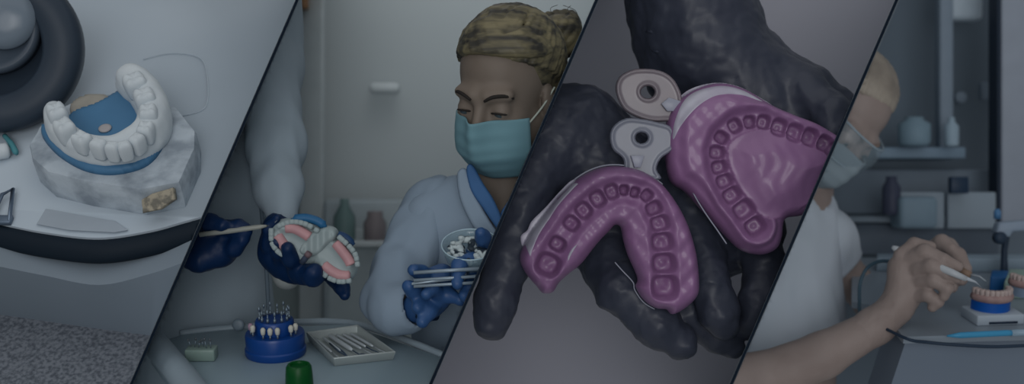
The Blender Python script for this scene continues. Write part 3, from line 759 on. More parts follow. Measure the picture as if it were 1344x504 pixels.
for i in range(30):                                    # fringe swept across from the left parting to the knot
    f_ = i/29; cr = lambda a, h: Vector((math.sin(R(a))*RR.x*(1-.45*max(0, h-.6)), -math.cos(R(a))*RR.y*(1-.45*max(0, h-.6)), h*RR.z))
    a0 = cr(-52-14*f_, .36+.16*f_); a1 = cr(-12-30*f_, .56+.50*f_); a2 = cr(38-50*f_, .50+.95*f_); a3 = cr(80-60*f_, .42+1.6*f_) if f_ < .35 else Vector((-.03+.04*(1-f_), .01, RR.z))
    en = Vector((.014+rnd.uniform(-.012, .012), .108, .060+rnd.uniform(-.012, .012)))
    ll = 1.045+.025*rnd.random()
    locks(F, [[onsk(q, ll*(.95 if n_q == 0 else 1.0+.03*(n_q in (1, 2)))) for n_q, q in enumerate((a0, a1, a2, a3, en))]], .0042, .0062, .002)
for i in range(10):                                    # lower back hair swept up
    a = R(100+16*i); st_ = Vector((math.sin(a)*RR.x, -math.cos(a)*RR.y, -.62*RR.z)); en = Vector((.014, .108, .060))
    locks(F, [[onsk(st_.lerp(en, k/5), 1.02) for k in range(6)]], .0085, .0085, .003)
F.ell(bun-Vector((.008, .006, .014)), (.036, .036, .034), None, .006); F.cap((.016, .10, .055), bun-Vector((.008, .01, .02)), .022, .02, .006)
for i in range(11):
    a = 2*math.pi*i/11; u = Vector((math.cos(a), math.sin(a)*.8, math.sin(a)*.6)); ctr = bun-Vector((.008, .006, .012))
    q = [ctr+Vector((math.cos(a+b)*.034*math.cos(b*.7), math.sin(a+b)*.034, .034*math.sin(b*.9)-.004)) for b in (-1.1, -.6, 0, .6, 1.1)]
    locks(F, [q], .006, .009, .003)
hair = F.build('hair', m_hair, wo)
for i in range(3):                                     # flyaway strands
    p = bun+Vector((rnd.uniform(-.03, .03), 0, .012)); q = [p, p+Vector((rnd.uniform(-.02, .02), -.01, .018)), p+Vector((rnd.uniform(-.035, .035), -.012, .026))]
    mesh_obj('hair_strand', *tube([HM@v_ for v_ in smooth_path(q, 4)], .0005, 5), m_hair, hair)
# coat
F = Field(.007, .03)
blk(F, [(672, 282, 50, 2.0), (600, 278, 46, 2.0), (566, 290, 42, 2.0)]); blk(F, [(672, 282, 50, 2.0), (770, 290, 50, 2.0)])
blk(F, [(655, 330, 94, 2.03), (650, 440, 88, 2.08), (650, 640, 90, 2.14)]); blk(F, [(600, 300, 52, 2.0), (594, 420, 46, 2.06), (592, 620, 50, 2.12)])
F.cap(P(656, 215, 1.93), P(662, 262, 1.93), px_m(44, 1.93), px_m(40, 1.93), .012, True)
F.cap(P(650, 250, 1.86), P(668, 310, 1.86), px_m(34, 1.86), px_m(12, 1.86), .01, True)
F.build('coat', m_coat2, wo, disp=fold(.012, 10, (0, 0, 1), 9))
F = Field(.0045, .02)
blk(F, [(566, 266, 34, 1.99), (548, 310, 37, 1.97), (524, 360, 36, 1.93), (510, 398, 33, 1.90), (522, 412, 31, 1.88), (540, 411, 28, 1.86)])
blk(F, [(770, 290, 40, 2.0), (775, 380, 40, 1.95), (700, 400, 34, 1.9), (676, 392, 28, 1.88)])
F.cap(P(545, 408, 1.855), P(580, 396, 1.84), px_m(23, 1.85), px_m(24, 1.85), .008, True)
F.build('sleeves', m_coat2, wo, disp=fold(.012, 15, (0, 0, 1), 2))
cxv = (P(576, 392, 1.845)-P(545, 406, 1.858)).normalized()
mesh_obj('inner_cuff', *lathe(P(556, 400, 1.853), cxv, [(px_m(20, 1.85), -.012), (px_m(24.5, 1.85), .004), (px_m(26, 1.85), .010), (px_m(24, 1.85), .011), (px_m(19, 1.85), .002)], 32), mat('navy_lining', (14, 28, 46), .8), wo)
# blue collar: two flaps and a strip of shirt
m_col = mat('blue_shirt', (36, 62, 92), .75, (31, 55, 84), 14)
relief('collar', m_col, [(612, 222), (620, 216), (634, 240), (648, 262), (660, 290), (664, 312), (652, 300), (634, 274), (618, 250)], lambda x, y, s: 5+0*x, face_frame(1.89), 1.6, 4, 5, wo)
relief('collar', m_col, [(690, 236), (676, 252), (664, 268), (656, 284), (660, 312), (674, 300), (694, 268), (706, 240)], lambda x, y, s: 5+0*x, face_frame(1.90), 1.6, 4, 5, wo)
relief('lapel', m_coat2, [(600, 228), (612, 222), (622, 250), (640, 284), (660, 316), (672, 350), (650, 340), (622, 300), (604, 262)], lambda x, y, s: 6+0*x, face_frame(1.895), 2, 5, 5, wo)
# gloved hands
F = Field(.0026, .007)
blk(F, [(545, 405, 19, 1.86), (560, 396, 21, 1.85), (574, 380, 22, 1.845), (580, 364, 18, 1.85)], .016)
blk(F, [(556, 390, 12, 1.83), (543, 382, 10, 1.81), (537, 376, 9, 1.80)]); blk(F, [(565, 392, 12, 1.83), (552, 400, 9.5, 1.81), (548, 404, 8, 1.80)])
blk(F, [(572, 396, 12, 1.83), (562, 410, 10, 1.81), (554, 422, 8.5, 1.80)]); blk(F, [(580, 390, 12, 1.83), (568, 378, 9, 1.80), (560, 386, 8, 1.79)])
blk(F, [(570, 366, 13, 1.85), (552, 358, 10, 1.82), (543, 354, 8, 1.80)]); blk(F, [(582, 372, 11, 1.84), (590, 388, 9, 1.82), (604, 394, 8, 1.81)])
F.build('glove', m_bglove2, wo, disp=fold(.0012, 60))
F = Field(.0026, .007)
blk(F, [(655, 375, 22, 1.87), (636, 352, 22, 1.86), (628, 336, 18, 1.86)], .016)
blk(F, [(620, 345, 12, 1.84), (603, 348, 9.5, 1.80), (600, 372, 8.5, 1.785)]); blk(F, [(630, 360, 12, 1.84), (616, 376, 9, 1.81), (610, 388, 8, 1.80)])
blk(F, [(640, 330, 12, 1.86), (634, 312, 9.5, 1.83), (631, 306, 8, 1.82)]); blk(F, [(636, 370, 12, 1.84), (628, 388, 9, 1.81), (620, 398, 8, 1.80)])
blk(F, [(632, 342, 12, 1.85), (616, 340, 9, 1.82)])
F.build('glove', m_bglove2, wo, disp=fold(.0012, 60))
# the flat steel case and the glass bowl with dark granules
ct_ = thing('instrument_case', P(590, 372, 1.8), 'flat pale open case of slim rods held in the blue gloves', 'instrument case')
m_case = mat('case_steel', (88, 98, 106), .3, metal=.3)
tl1 = [P(540, 362, 1.785), P(640, 350, 1.785), P(640, 350, 1.85), P(552, 357, 1.85)]
mesh_obj('case_floor', *bevel(*prism([p-YC*.014 for p in tl1], [p-YC*.010 for p in tl1]), .001), m_case, ct_)
for y, r_ in ((356, .0028), (366, .0024), (374, .0024)):
    mesh_obj('rod', *tube([P(543, y+2, 1.783), P(590, y-1, 1.783), P(640, y-4, 1.783)], r_, 8), m_case, ct_)
bw = thing('glass_bowl', P(612, 340, 1.84), 'clear glass bowl with dark grains held above the case', 'bowl')
BU = (YC*.86+ZC*.5).normalized(); b0 = P(618, 350, 1.85)
pr = [(.012, 0), (.026, .004), (.037, .016), (.042, .032), (.0435, .040), (.042, .040), (.0405, .032), (.035, .018), (.024, .0065), (.001, .005)]
mesh_obj('bowl', *lathe(b0, BU, pr, 48), mat('bowl_glass', (98, 116, 124), .1, alpha=.42, spec=.6), bw)
mesh_obj('bowl_lip', *tube([b0+BU*.0402+basis(BU)[0]*math.cos(a)*.0432+basis(BU)[1]*math.sin(a)*.0432 for a in [2*math.pi*i/40 for i in range(41)]], .0012, 6), mat('lip_glass', (104, 120, 128), .2), bw)
F = Field(.002, .004)
xx, yy, zz = basis(BU)
for i in range(75):
    a = rnd.uniform(0, 6.28); r_ = .034*math.sqrt(rnd.random()); F.ell(b0+zz*(.027+rnd.uniform(-.003, .007))+xx*math.cos(a)*r_+yy*math.sin(a)*r_, (.005, .005, .004))
fl = F.build('mirror_shards', mat('pale_grains', (112, 120, 122), .5, (16, 24, 32), 60, 2, thresh=(.45, .52)), None); tag(fl, 'pale and dark grains heaped inside the glass bowl', 'grains', kind='stuff')
# ================================================================== BAY 3: black gloved hands with two violet impressions
BAY[0] = 2
m_glove = mat('black_nitrile', (34, 37, 46), .42, (28, 31, 40), 9, bump=.18, bscale=30, spec=.5)
m_imp = mat('violet_silicone', (87, 61, 89), .5, (80, 56, 82), 7, bump=.15, bscale=60, spec=.5, coat=.22)
m_clear = mat('clear_plastic', (84, 87, 97), .25, spec=.5, alpha=.75)
m_clearp = mat('pinkish_clear_plastic', (84, 76, 80), .25, (74, 70, 76), 12, spec=.5, alpha=.85)
struct('wall_back', *card(520, -150, 1300, 700, 2.75, .02), mat('pale_grey_wall', (100, 101, 108), .8, (94, 94, 101), .9, 1), smooth=False)
def bulk(F, pts, k=None):
    q = [P(x, y, d) for x, y, r, d in pts]; F.chain(q, [px_m(r, d) for x, y, r, d in pts], k)
# lower hand: palm up from the left, thumb hanging at the left, four fingers below
gl = thing('gloved_hand', P(800, 470, 1.95), 'lower black gloved hand, thumb down at left, fingers below the violet horseshoe', 'gloved hand')
F = Field(.0042, .016)
bulk(F, [(640, 170, 62, 2.02), (745, 185, 66, 2.02), (800, 230, 62, 2.02)], .04)
bulk(F, [(745, 180, 50, 2.0), (800, 250, 66, 2.02), (870, 300, 66, 2.04), (930, 300, 62, 2.04), (985, 300, 46, 2.03)], .04)
bulk(F, [(775, 150, 30, 2.0), (840, 230, 40, 2.03)], .03)
bulk(F, [(725, 180, 46, 1.97), (688, 260, 33, 1.93), (668, 335, 30, 1.91), (650, 395, 26, 1.90), (645, 424, 23, 1.90)], .02)   # thumb
bulk(F, [(790, 325, 42, 1.99), (815, 378, 34, 1.94), (862, 425, 30, 1.92), (893, 450, 22, 1.92)], .012)
bulk(F, [(870, 340, 36, 2.00), (905, 405, 30, 1.97), (945, 440, 24, 1.96), (962, 454, 16, 1.96)], .010)
bulk(F, [(915, 310, 34, 1.98), (930, 370, 28, 1.93), (944, 412, 26, 1.92), (952, 428, 19, 1.92)], .010)
bulk(F, [(985, 300, 32, 2.0), (1004, 345, 27, 1.97), (995, 395, 25, 1.95), (985, 425, 20, 1.95)], .010)
F.build('glove', m_glove, gl, disp=fold(.0035, 42, (0, 0, 0)))
# finger creases: thin folds of rubber across the joints
for (x, y, d, r, ang) in ((822, 385, 1.905, 34, 35), (838, 400, 1.90, 33, 40), (905, 405, 1.945, 28, 40), (934, 375, 1.90, 27, 80), (664, 345, 1.885, 29, 100), (1003, 352, 1.945, 26, 85)):
    a = R(ang); ux, uy = math.sin(a), math.cos(a); pts = []
    for k in range(9):
        t = -1+2*k/8; rr = r*.98
        pts.append(P(x+ux*t*rr, y-uy*t*rr, d)+ZC*(px_m(r, d)*(math.sqrt(max(0, 1-t*t*.96))-1)+.0)+ZC*.0)
    mesh_obj('glove_wrinkle', *tube(pts, [.0008]+[.0022]*7+[.0008], 8), m_glove, gl)
# upper hand
g2 = thing('gloved_hand', P(1040, 170, 2.0), 'upper black gloved hand coming down from the top, gripping the larger violet impression', 'gloved hand')
F = Field(.0045, .02)
bulk(F, [(905, -110, 78, 2.08), (905, 0, 78, 2.07), (925, 62, 74, 2.06), (985, 125, 66, 2.05), (1050, 165, 54, 2.03)], .04)
bulk(F, [(1000, 90, 30, 2.03), (1055, 118, 30, 1.99), (1092, 150, 26, 1.95), (1093, 178, 18, 1.92)], .014)
bulk(F, [(985, 80, 40, 2.06), (1060, 120, 34, 2.04), (1120, 160, 28, 2.02), (1140, 200, 22, 2.0)], .014)
bulk(F, [(880, 60, 46, 2.06), (880, 110, 30, 2.05)], .02)
F.build('glove', m_glove, g2, disp=fold(.0045, 36, (.3, 0, .3), 3))
for (pts) in ([(1040, 118), (1062, 112), (1085, 128)], [(1050, 138), (1074, 130), (1098, 142)], [(1056, 158), (1080, 150), (1102, 160)], [(848, 40), (885, 48), (925, 40)], [(856, 66), (895, 74), (940, 62)]):
    q = smooth_path([P(x, y, 1.965 if x > 1000 else 2.0) for x, y in pts], 4)
    q = [p-ZC*(.006 if k in (0, len(q)-1) else 0) for k, p in enumerate(q)]
    mesh_obj('glove_wrinkle', *tube(q, [.001]+[.0032]*(len(q)-2)+[.001], 8), m_glove, g2)
# impressions -------------------------------------------------
def scal(pts, s, ox, oy): return [(ox+x/s, oy+y/s) for x, y in pts]
def pits(cx, cy, lst, x, y, depth):
    h = np.zeros_like(x)
    for i in range(len(lst)):
        px, py, r = lst[i]
        a = lst[max(i-1, 0)]; b = lst[min(i+1, len(lst)-1)]
        tx, ty = b[0]-a[0], b[1]-a[1]; L = math.hypot(tx, ty); tx /= L; ty /= L
        u = (x-px)*tx+(y-py)*ty; v = -(x-px)*ty+(y-py)*tx
        q = (np.abs(u/(r*.92))**3+np.abs(v/(r*1.02))**3)**(1/3)
        h = np.minimum(h, -depth*np.clip((1.12-q)/.38, 0, 1)*(.8+.2*np.clip(1-q, 0, 1)))
        h += depth*.16*np.exp(-(q/.30)**2)*(r > 9)
    return h
def path_dist(x, y, lst):
    d = np.full(x.shape, 1e9)
    for a, b in zip(lst[:-1], lst[1:]):
        dx, dy = b[0]-a[0], b[1]-a[1]; t = np.clip(((x-a[0])*dx+(y-a[1])*dy)/(dx*dx+dy*dy), 0, 1)
        d = np.minimum(d, np.hypot(x-a[0]-t*dx, y-a[1]-t*dy))
    return d
low_out = scal([(5, 300), (35, 235), (60, 200), (130, 110), (200, 50), (270, 22), (340, 22), (400, 40), (455, 80), (500, 140), (535, 210), (560, 300), (568, 390), (560, 430), (525, 465), (485, 485), (465, 470), (430, 465), (395, 440), (370, 400), (375, 370), (345, 300), (330, 250), (322, 212), (305, 205), (285, 225), (250, 262), (200, 325), (160, 358), (130, 385), (110, 415), (80, 420), (60, 400), (20, 350)], 2.4, 680, 210)
low_pit = [(680+x/2.4, 210+y/2.4, r/2.4) for x, y, r in [(92, 325, 36), (122, 262, 24), (165, 198, 24), (203, 158, 25), (247, 122, 25), (290, 100, 23), (328, 95, 16), (362, 102, 16), (398, 112, 19), (420, 152, 24), (438, 198, 27), (445, 255, 31), (450, 322, 34), (452, 395, 40)]]
def sm(x, a, b): t = np.clip((x-a)/(b-a), 0, 1); return t*t*(3-2*t)
def H_low(x, y, s):
    pd = path_dist(x, y, low_pit)
    h = 30+9*sm(pd, 9, 20)-5*np.clip(pd-20, 0, 20)/20
    h += pits(0, 0, low_pit, x, y, 19)
    h += 2.0*np.sin(x*.11+y*.07)*np.sin(y*.09)+1.0*np.sin(x*.31)*np.sin(y*.27)
    return h
imp = thing('dental_impression', P(800, 400, 1.86), 'smaller violet horseshoe impression with tooth hollows, in the lower glove', 'dental impression', None)
relief('silicone', m_imp, low_out, H_low, face_frame(1.875), 1.25, 13, 12, imp)
up_out = scal([(8, 130), (30, 80), (80, 40), (150, 20), (220, 35), (300, 82), (360, 108), (420, 132), (475, 165), (540, 210), (560, 260), (500, 330), (430, 370), (375, 385), (333, 395), (325, 440), (310, 475), (270, 492), (215, 480), (170, 440), (110, 375), (60, 320), (20, 290), (5, 220)], 2.1, 870, 100)
up_pit = [(870+x/2.1, 100+y/2.1, r/2.1) for x, y, r in [(455, 205, 22), (432, 188, 22), (392, 172, 24), (350, 160, 24), (308, 145, 23), (266, 130, 19), (228, 130, 17), (188, 140, 19), (152, 172, 18), (140, 212, 20), (146, 252, 20), (160, 290, 21), (180, 328, 23), (212, 368, 27), (242, 412, 25)]]
pal = [(300, 150), (380, 190), (450, 240), (400, 330), (330, 385), (262, 385), (230, 350), (195, 300), (170, 240), (170, 190), (220, 158)]
pal = [(p.x, p.y) for p in smooth_path([(x, y, 0) for x, y in scal(pal, 2.1, 870, 100)], 5, True)]
def H_up(x, y, s):
    pd = path_dist(x, y, up_pit); q, _ = poly_sd(np.stack([x, y], 1), pal)
    h = 30+0*x
    outer = (q < 0)
    h += np.where(outer, 12*sm(pd, 10, 24)-10*sm(s, 26, 12)*sm(pd, 20, 30), 0)
    h += np.where(q > 0, 4+9*sm(q, 2, 34)+.35*np.sin(x*.35+np.sin(y*.11)*2)*sm(q, 4, 20), 0)
    h += pits(0, 0, up_pit, x, y, 17)
    h += 1.1*np.sin(x*.09+y*.05)*np.sin(y*.08)+.5*np.sin(x*.3)*np.sin(y*.26)*(q < 0)
    return h
im2 = thing('dental_impression', P(980, 330, 1.9), 'larger violet upper impression with smooth palate, held by the upper glove', 'dental impression', None)
relief('silicone', m_imp, up_out, H_up, face_frame(1.91), 1.35, 15, 14, im2)
# pale plastic-like strips on the outer flanges, painting in their whitish sheen
def surf(outline, H, edge):
    poly = [(p.x, p.y) for p in smooth_path([(x, y, 0) for x, y in outline], 6, True)]
    def f(x, y, s_):
        sd, _ = poly_sd(np.stack([x, y], 1), poly); sd = np.clip(sd, 0, None)
        return H(x, y, sd)*np.sqrt(np.clip(1-(1-np.clip(sd/edge, 0, 1))**2, 0, 1))+1.1
    return f
m_sheen = mat('flange_sheen_pale', (122, 122, 130), .3, (108, 104, 116), 16, alpha=.9, spec=.5)
relief('flange_sheen', m_sheen, [(873, 186), (876, 158), (888, 132), (908, 116), (940, 108.5), (968, 113), (994, 126), (1016, 141), (996, 142), (966, 134), (940, 134), (922, 142), (906, 156), (894, 172), (884, 190)], surf(up_out, H_up, 15), face_frame(1.91), 1.3, 9, 4, im2)
relief('flange_sheen', m_sheen, [(683, 312), (692, 302), (698, 290), (716, 272), (736, 250), (752, 236), (764, 240), (752, 254), (736, 272), (724, 290), (712, 308), (704, 326), (698, 342), (690, 336)], surf(low_out, H_low, 13), face_frame(1.875), 1.2, 7, 4, imp)
relief('flange_sheen', m_sheen, [(742, 350), (738, 336), (744, 322), (756, 312), (772, 306), (762, 320), (752, 336), (746, 352)], surf(low_out, H_low, 13), face_frame(1.875), 1.2, 7, 4, imp)
# clear rims of the trays
q = smooth_path([P(x, y, 1.885)+ZC*.002 for x, y in scal([(52, 215), (62, 270), (85, 325), (115, 375), (150, 425), (175, 462)], 2.1, 870, 100)], 5)
mesh_obj('tray_rim', *tube(q, .0011, 8), mat('rim_clear', (96, 98, 108), .3), im2)
q = smooth_path([P(x, y, 1.885) for x, y in scal([(60, 196), (130, 106), (200, 46), (270, 18), (340, 18), (400, 36), (455, 77)], 2.4, 680, 210)], 5)
mesh_obj('tray_rim', *tube(q, .0013, 8), mat('rim_clear', (96, 98, 108), .3), imp)
q = smooth_path([P(x, y, 1.885) for x, y in scal([(305, 322), (330, 350), (362, 385), (368, 410), (395, 448), (430, 470)], 2.4, 680, 210)], 5)
mesh_obj('tray_rim', *tube(q, .0010, 8), mat('rim_clear', (96, 98, 108), .3), imp)
# perforated tray handles
def circ(cx, cy, rx, ry, n=28, a0=0): return [(cx+rx*math.cos(a0+2*math.pi*k/n), cy+ry*math.sin(a0+2*math.pi*k/n)) for k in range(n)]
h1 = [(808, 120), (812, 102), (828, 92), (850, 90), (870, 94), (884, 104), (893, 120), (898, 138), (912, 148), (900, 168), (880, 160), (858, 160), (838, 155), (818, 143)]
relief('tray_handle', m_clearp, h1, lambda x, y, s: 3+1.6*np.exp(-((s-3)/2.0)**2), face_frame(1.90), 1.6, 2.5, 2, im2, holes=[circ(850, 121, 9, 8)], label='pinkish clear handle')
h2 = [(800, 178), (806, 164), (822, 155), (842, 156), (862, 160), (880, 166), (886, 180), (884, 196), (868, 208), (862, 222), (866, 236), (822, 236), (818, 210), (804, 196)]
relief('tray_handle', m_clear, h2, lambda x, y, s: 3+1.6*np.exp(-((s-3)/2.0)**2), face_frame(1.885), 1.6, 2.5, 2, imp, holes=[circ(842, 181, 8, 7)], label='clear handle')
mesh_obj('handle_rib', *bevel(*slab_px([(828, 204), (846, 204), (841, 220), (833, 220)], 1.872, .006), .001), mat('rim_clear', (96, 98, 108)), imp)
mesh_obj('handle_rib', *bevel(*slab_px([(868, 136), (878, 128), (898, 134), (890, 146), (876, 146)], 1.888, .006), .001), mat('rim_clear', (96, 98, 108)), im2)
# ================================================================== BAY 4: technician at a bench
BAY[0] = 3
m_skin4 = mat('light_skin', (94, 85, 82), .55, (85, 76, 73), 16, spec=.35, bump=.1, bscale=60)
m_shirt4 = mat('pale_scrub_cloth', (116, 122, 130), .85, (110, 117, 124), 5, bump=.15, bscale=25)
struct('wall_back', *card(860, -200, 1500, 760, 3.04, .02), mat('dark_teal_wall', (64, 72, 80), .8, (58, 67, 75), 1.2, 1), smooth=False)
m_post = mat('grey_post', (78, 88, 98), .6); m_pale = mat('pale_fitting', (92, 106, 116), .6); m_mid = mat('mid_grey_unit', (84, 93, 101), .6, (78, 87, 95), 2)
m_navy = mat('navy_unit', (54, 62, 71), .6)
win = tag(mesh_obj('window_1', *bevel(*card(1314, -120, 1400, 300, 2.70, .05), .006), mat('window_frame_white', (86, 92, 101), .5)), kind='structure')
tag(mesh_obj('trim_9', *card(1309, -120, 1314, 300, 2.70, .05), mat('black_gasket', (16, 24, 34), .5), smooth=False), kind='structure')
pst = mesh_obj('shelf_post', *bevel(*card(1234, -60, 1252, 205, 2.85, .04), .005), m_post); tag(pst, 'tall blurred grey post of the shelving behind the technician', 'post')
shf = mesh_obj('wall_shelf', *bevel(*card(1150, 193, 1268, 208, 2.80, .16), .004), mat('shelf_grey', (72, 86, 98), .6)); tag(shf, 'blurred grey shelf across the room right of the goggles', 'shelf')
def item(name, lb, ct, geo, m, **k):
    o = mesh_obj(name, *geo, m, **k); tag(o, lb, ct); return o
item('ceiling_light', 'bright white lamp box at the top of the technician room', 'lamp', bevel(*card(1246, -40, 1292, 26, 2.86, .05), .012), mat('lamp_pale', (108, 118, 126), .5))
def vase(px, py, d, prof): return lathe(P(px, py, d), YC, prof, 24)
item('canister', 'pale rounded canister on the blurred shelf near the goggles', 'canister', vase(1200, 192, 2.76, [(.03, 0), (.036, .01), (.036, .05), (.02, .06), (.02, .066)]), mat('canister_grey', (72, 88, 98), .6))
item('bottle', 'pale slim bottle on the right end of the blurred shelf', 'bottle', vase(1249, 192, 2.76, [(.014, 0), (.016, .005), (.016, .045), (.007, .056), (.007, .066)]), mat('pale_fitting', (92, 106, 116), .6))
item('wall_socket', 'small pale switch box on the dark wall right of the post', 'switch', bevel(*card(1292-4, 108, 1306, 130, 2.98, .02), .003), m_post)
item('wall_clock', 'small pale round gauge on the dark wall beside the post', 'gauge', lathe(P(1259, 128, 2.98), ZC, [(.014, 0), (.014, .012), (.011, .014)], 28), m_post)
back = thing('back_counter', P(1190, 400, 2.75), 'blurred grey cabinet run behind the technician with dark monitor above', 'cabinet')
mesh_obj('upper_unit', *bevel(*card(1040, 222, 1308, 282, 2.86, .14), .006), mat('unit_slate', (68, 77, 86), .6), back)
mesh_obj('work_surface', *bevel(*card(1040, 284, 1316, 292, 2.72, .25), .003), mat('unit_edge', (72, 81, 89), .5), back)
mesh_obj('cabinet', *bevel(*card(1040, 292, 1312, 334, 2.76, .2), .006), m_navy, back)
for x0, x1 in ((1180, 1240), (1244, 1308)): mesh_obj('door', *bevel(*card(x0, 252, x1, 300, 2.70, .02), .004), m_mid, back)
item('monitor', 'small dark monitor screen on the far counter below the shelf', 'monitor', bevel(*card(1248, 232, 1272, 254, 2.66, .02), .003), mat('monitor_black', (18, 30, 44), .4))
item('bottle', 'dark reddish blurred bottle on the far counter right of the mask', 'bottle', vase(1170, 282, 2.68, [(.018, 0), (.02, .01), (.02, .06), (.012, .075), (.012, .085)]), mat('dark_bottle', (34, 38, 50), .5))
item('white_crate', 'pale grey equipment box on the far counter behind the hands', 'box', bevel(*card(1182, 258, 1232, 300, 2.64, .08), .01), mat('crate_grey', (70, 84, 94), .6))
# --- bench
TO4 = P(1300, 424, 2.12)
def tc(px, py, h=0): return on_plane(px, py, TO4+UP*h, UP)
n4 = [(1186, 442), (1500, 434), (1500, 340), (1118, 338), (1118, 396), (1150, 402)]
m_ct = mat('dark_counter', (82, 90, 98), .3, (78, 86, 94), 3, spec=.5)
bn = thing('workbench', TO4-UP*.74, 'dark grey workbench with pale front panel below the technician hands', 'workbench')
cps = [tc(x, y) for x, y in n4]
mesh_obj('bench_top', *prism([p-UP*.012 for p in cps], cps), m_ct, bn, smooth=False)
mesh_obj('front_edge', *tube([tc(1186, 442, -.004), tc(1500, 434, -.004)], .004, 8), mat('edge_pale', (82, 94, 104), .4), bn)
fp = [tc(1190, 444, -.006), tc(1500, 436, -.006)]
mesh_obj('front_panel', *prism([fp[0]-UP*.20-XC*.05, fp[1]-UP*.20, fp[1]-UP*.20+Vector((0, .5, 0)), fp[0]-UP*.20-XC*.05+Vector((0, .1, 0))], [fp[0], fp[1], fp[1]+Vector((0, .5, 0)), fp[0]+Vector((0, .1, 0))]), mat('front_panel_grey', (67, 75, 85), .6, (64, 72, 82), 3), bn, smooth=False)
mesh_obj('rear_upstand', *bevel(*prism([tc(1150, 356), tc(1500, 360), tc(1500, 352), tc(1150, 350)], [p+UP*.028 for p in (tc(1150, 356), tc(1500, 360), tc(1500, 352), tc(1150, 350))]), .002), mat('upstand_pale', (84, 96, 106), .6), bn)
# --- person
pe = thing('person', P(1040, 900, 2.4), 'masked technician in goggles and pale scrubs, both hands working on a jaw model', 'person')
HM4 = head_matrix(1098, 156, 2.38, 38, 30, 24, 1.04)
inv4 = HM4.inverted(); s4 = 1/1.04
F = Field(.004, .012, HM4); head_ops(F)
def hc4(pts, k=.02): F.chain([inv4@P(x, y, d) for x, y, r, d in pts], [px_m(r, d)*s4 for x, y, r, d in pts], k)
hc4([(1082, 180, 34, 2.42), (1052, 240, 36, 2.43), (1036, 280, 44, 2.42)]); hc4([(1034, 300, 64, 2.42), (1030, 420, 66, 2.4), (1020, 640, 74, 2.4)], .04)
hc4([(1060, 300, 36, 2.42), (1096, 345, 26, 2.44), (1150, 400, 24, 2.46), (1185, 385, 19, 2.38), (1212, 352, 15, 2.31)])
F.chain([inv4@P(x, y, d) for x, y, r, d in [(1000, 300, 40, 2.34), (940, 400, 34, 2.22), (930, 500, 36, 2.12), (1000, 498, 35, 2.1), (1080, 466, 30, 2.1), (1150, 428, 23, 2.1), (1180, 402, 21, 2.1)]], [px_m(r, d)*s4 for x, y, r, d in [(1000, 300, 40, 2.34), (940, 400, 34, 2.22), (930, 500, 36, 2.12), (1000, 498, 35, 2.1), (1080, 466, 30, 2.1), (1150, 428, 23, 2.1), (1180, 402, 21, 2.1)]], .01)
F.build('body', m_skin4, pe)
# near hand (finer mesh, overlapping the wrist)
F = Field(.0021, .004)
def b4(pts, k=None): F.chain([P(x, y, d) for x, y, r, d in pts], [px_m(r, d) for x, y, r, d in pts], k)
b4([(1120, 445, 25.5, 2.1), (1150, 427, 23, 2.1), (1176, 404, 20, 2.1), (1192, 378, 21, 2.1), (1196, 356, 18, 2.1)], .016); b4([(1178, 396, 17, 2.1), (1184, 352, 17, 2.1), (1192, 340, 12, 2.1)], .012)
b4([(1192, 342, 12.5, 2.09), (1214, 331, 10.8, 2.065), (1238, 341, 8.8, 2.05), (1257, 350, 7, 2.05)])
b4([(1198, 354, 12.5, 2.085), (1222, 349, 10.6, 2.05), (1243, 359, 8.6, 2.04), (1255, 366, 6.8, 2.04)])
b4([(1200, 370, 12, 2.085), (1226, 368, 10, 2.05), (1243, 378, 8.2, 2.04), (1239, 389, 6.8, 2.045)])
b4([(1196, 386, 11.5, 2.09), (1218, 387, 9.2, 2.06), (1231, 396, 7.6, 2.055), (1224, 403, 6.4, 2.06)])
b4([(1180, 362, 13, 2.10), (1184, 336, 11, 2.095), (1200, 321, 9.4, 2.09), (1221, 324, 7.6, 2.085)])
F.build('hand', m_skin4, pe, disp=fold(.001, 70))
F = Field(.003, .007)                                  # far hand
b4([(1170, 396, 21, 2.42), (1185, 385, 19.5, 2.38), (1212, 352, 18, 2.31), (1232, 340, 17, 2.26)], .015)
b4([(1228, 330, 13, 2.25), (1244, 324, 11.5, 2.22), (1258, 336, 9.5, 2.19), (1268, 352, 7.5, 2.17)]); b4([(1236, 345, 13, 2.24), (1254, 346, 10, 2.2), (1266, 360, 7.5, 2.17)])
b4([(1232, 356, 12, 2.24), (1250, 360, 9.5, 2.2), (1262, 368, 7.5, 2.17)]); b4([(1228, 366, 11, 2.24), (1240, 374, 9, 2.2), (1250, 378, 7, 2.18)]); b4([(1226, 326, 12, 2.24), (1236, 318, 10, 2.21), (1248, 326, 8, 2.19)])
F.build('hand', m_skin4, pe, disp=fold(.001, 70))
# scrub top
F = Field(.007, .03)
b4([(1050, 285, 46, 2.42), (1030, 310, 72, 2.42), (1018, 420, 86, 2.4), (985, 660, 100, 2.38)]); b4([(1020, 290, 60, 2.40), (975, 340, 60, 2.34)]); b4([(1044, 330, 48, 2.36), (1040, 430, 44, 2.34)])
F.cap(P(1060, 235, 2.38), P(1062, 262, 2.38), px_m(30, 2.3), px_m(26, 2.3), .012, True)
F.half(P(1000, 478, 2.3), (YC*-1+XC*.13), .01)
F.build('scrub_top', m_shirt4, pe, disp=fold(.014, 10, (0, 0, 1), 4))
F = Field(.0055, .02)
b4([(1056, 288, 38, 2.40), (1080, 315, 40, 2.41), (1098, 346, 33, 2.43)]); F.half(P(1108, 358, 2.42), XC*.72-YC*.62, .004)
F.build('sleeve', m_shirt4, pe, disp=fold(.006, 14, (0, 0, 1), 6))
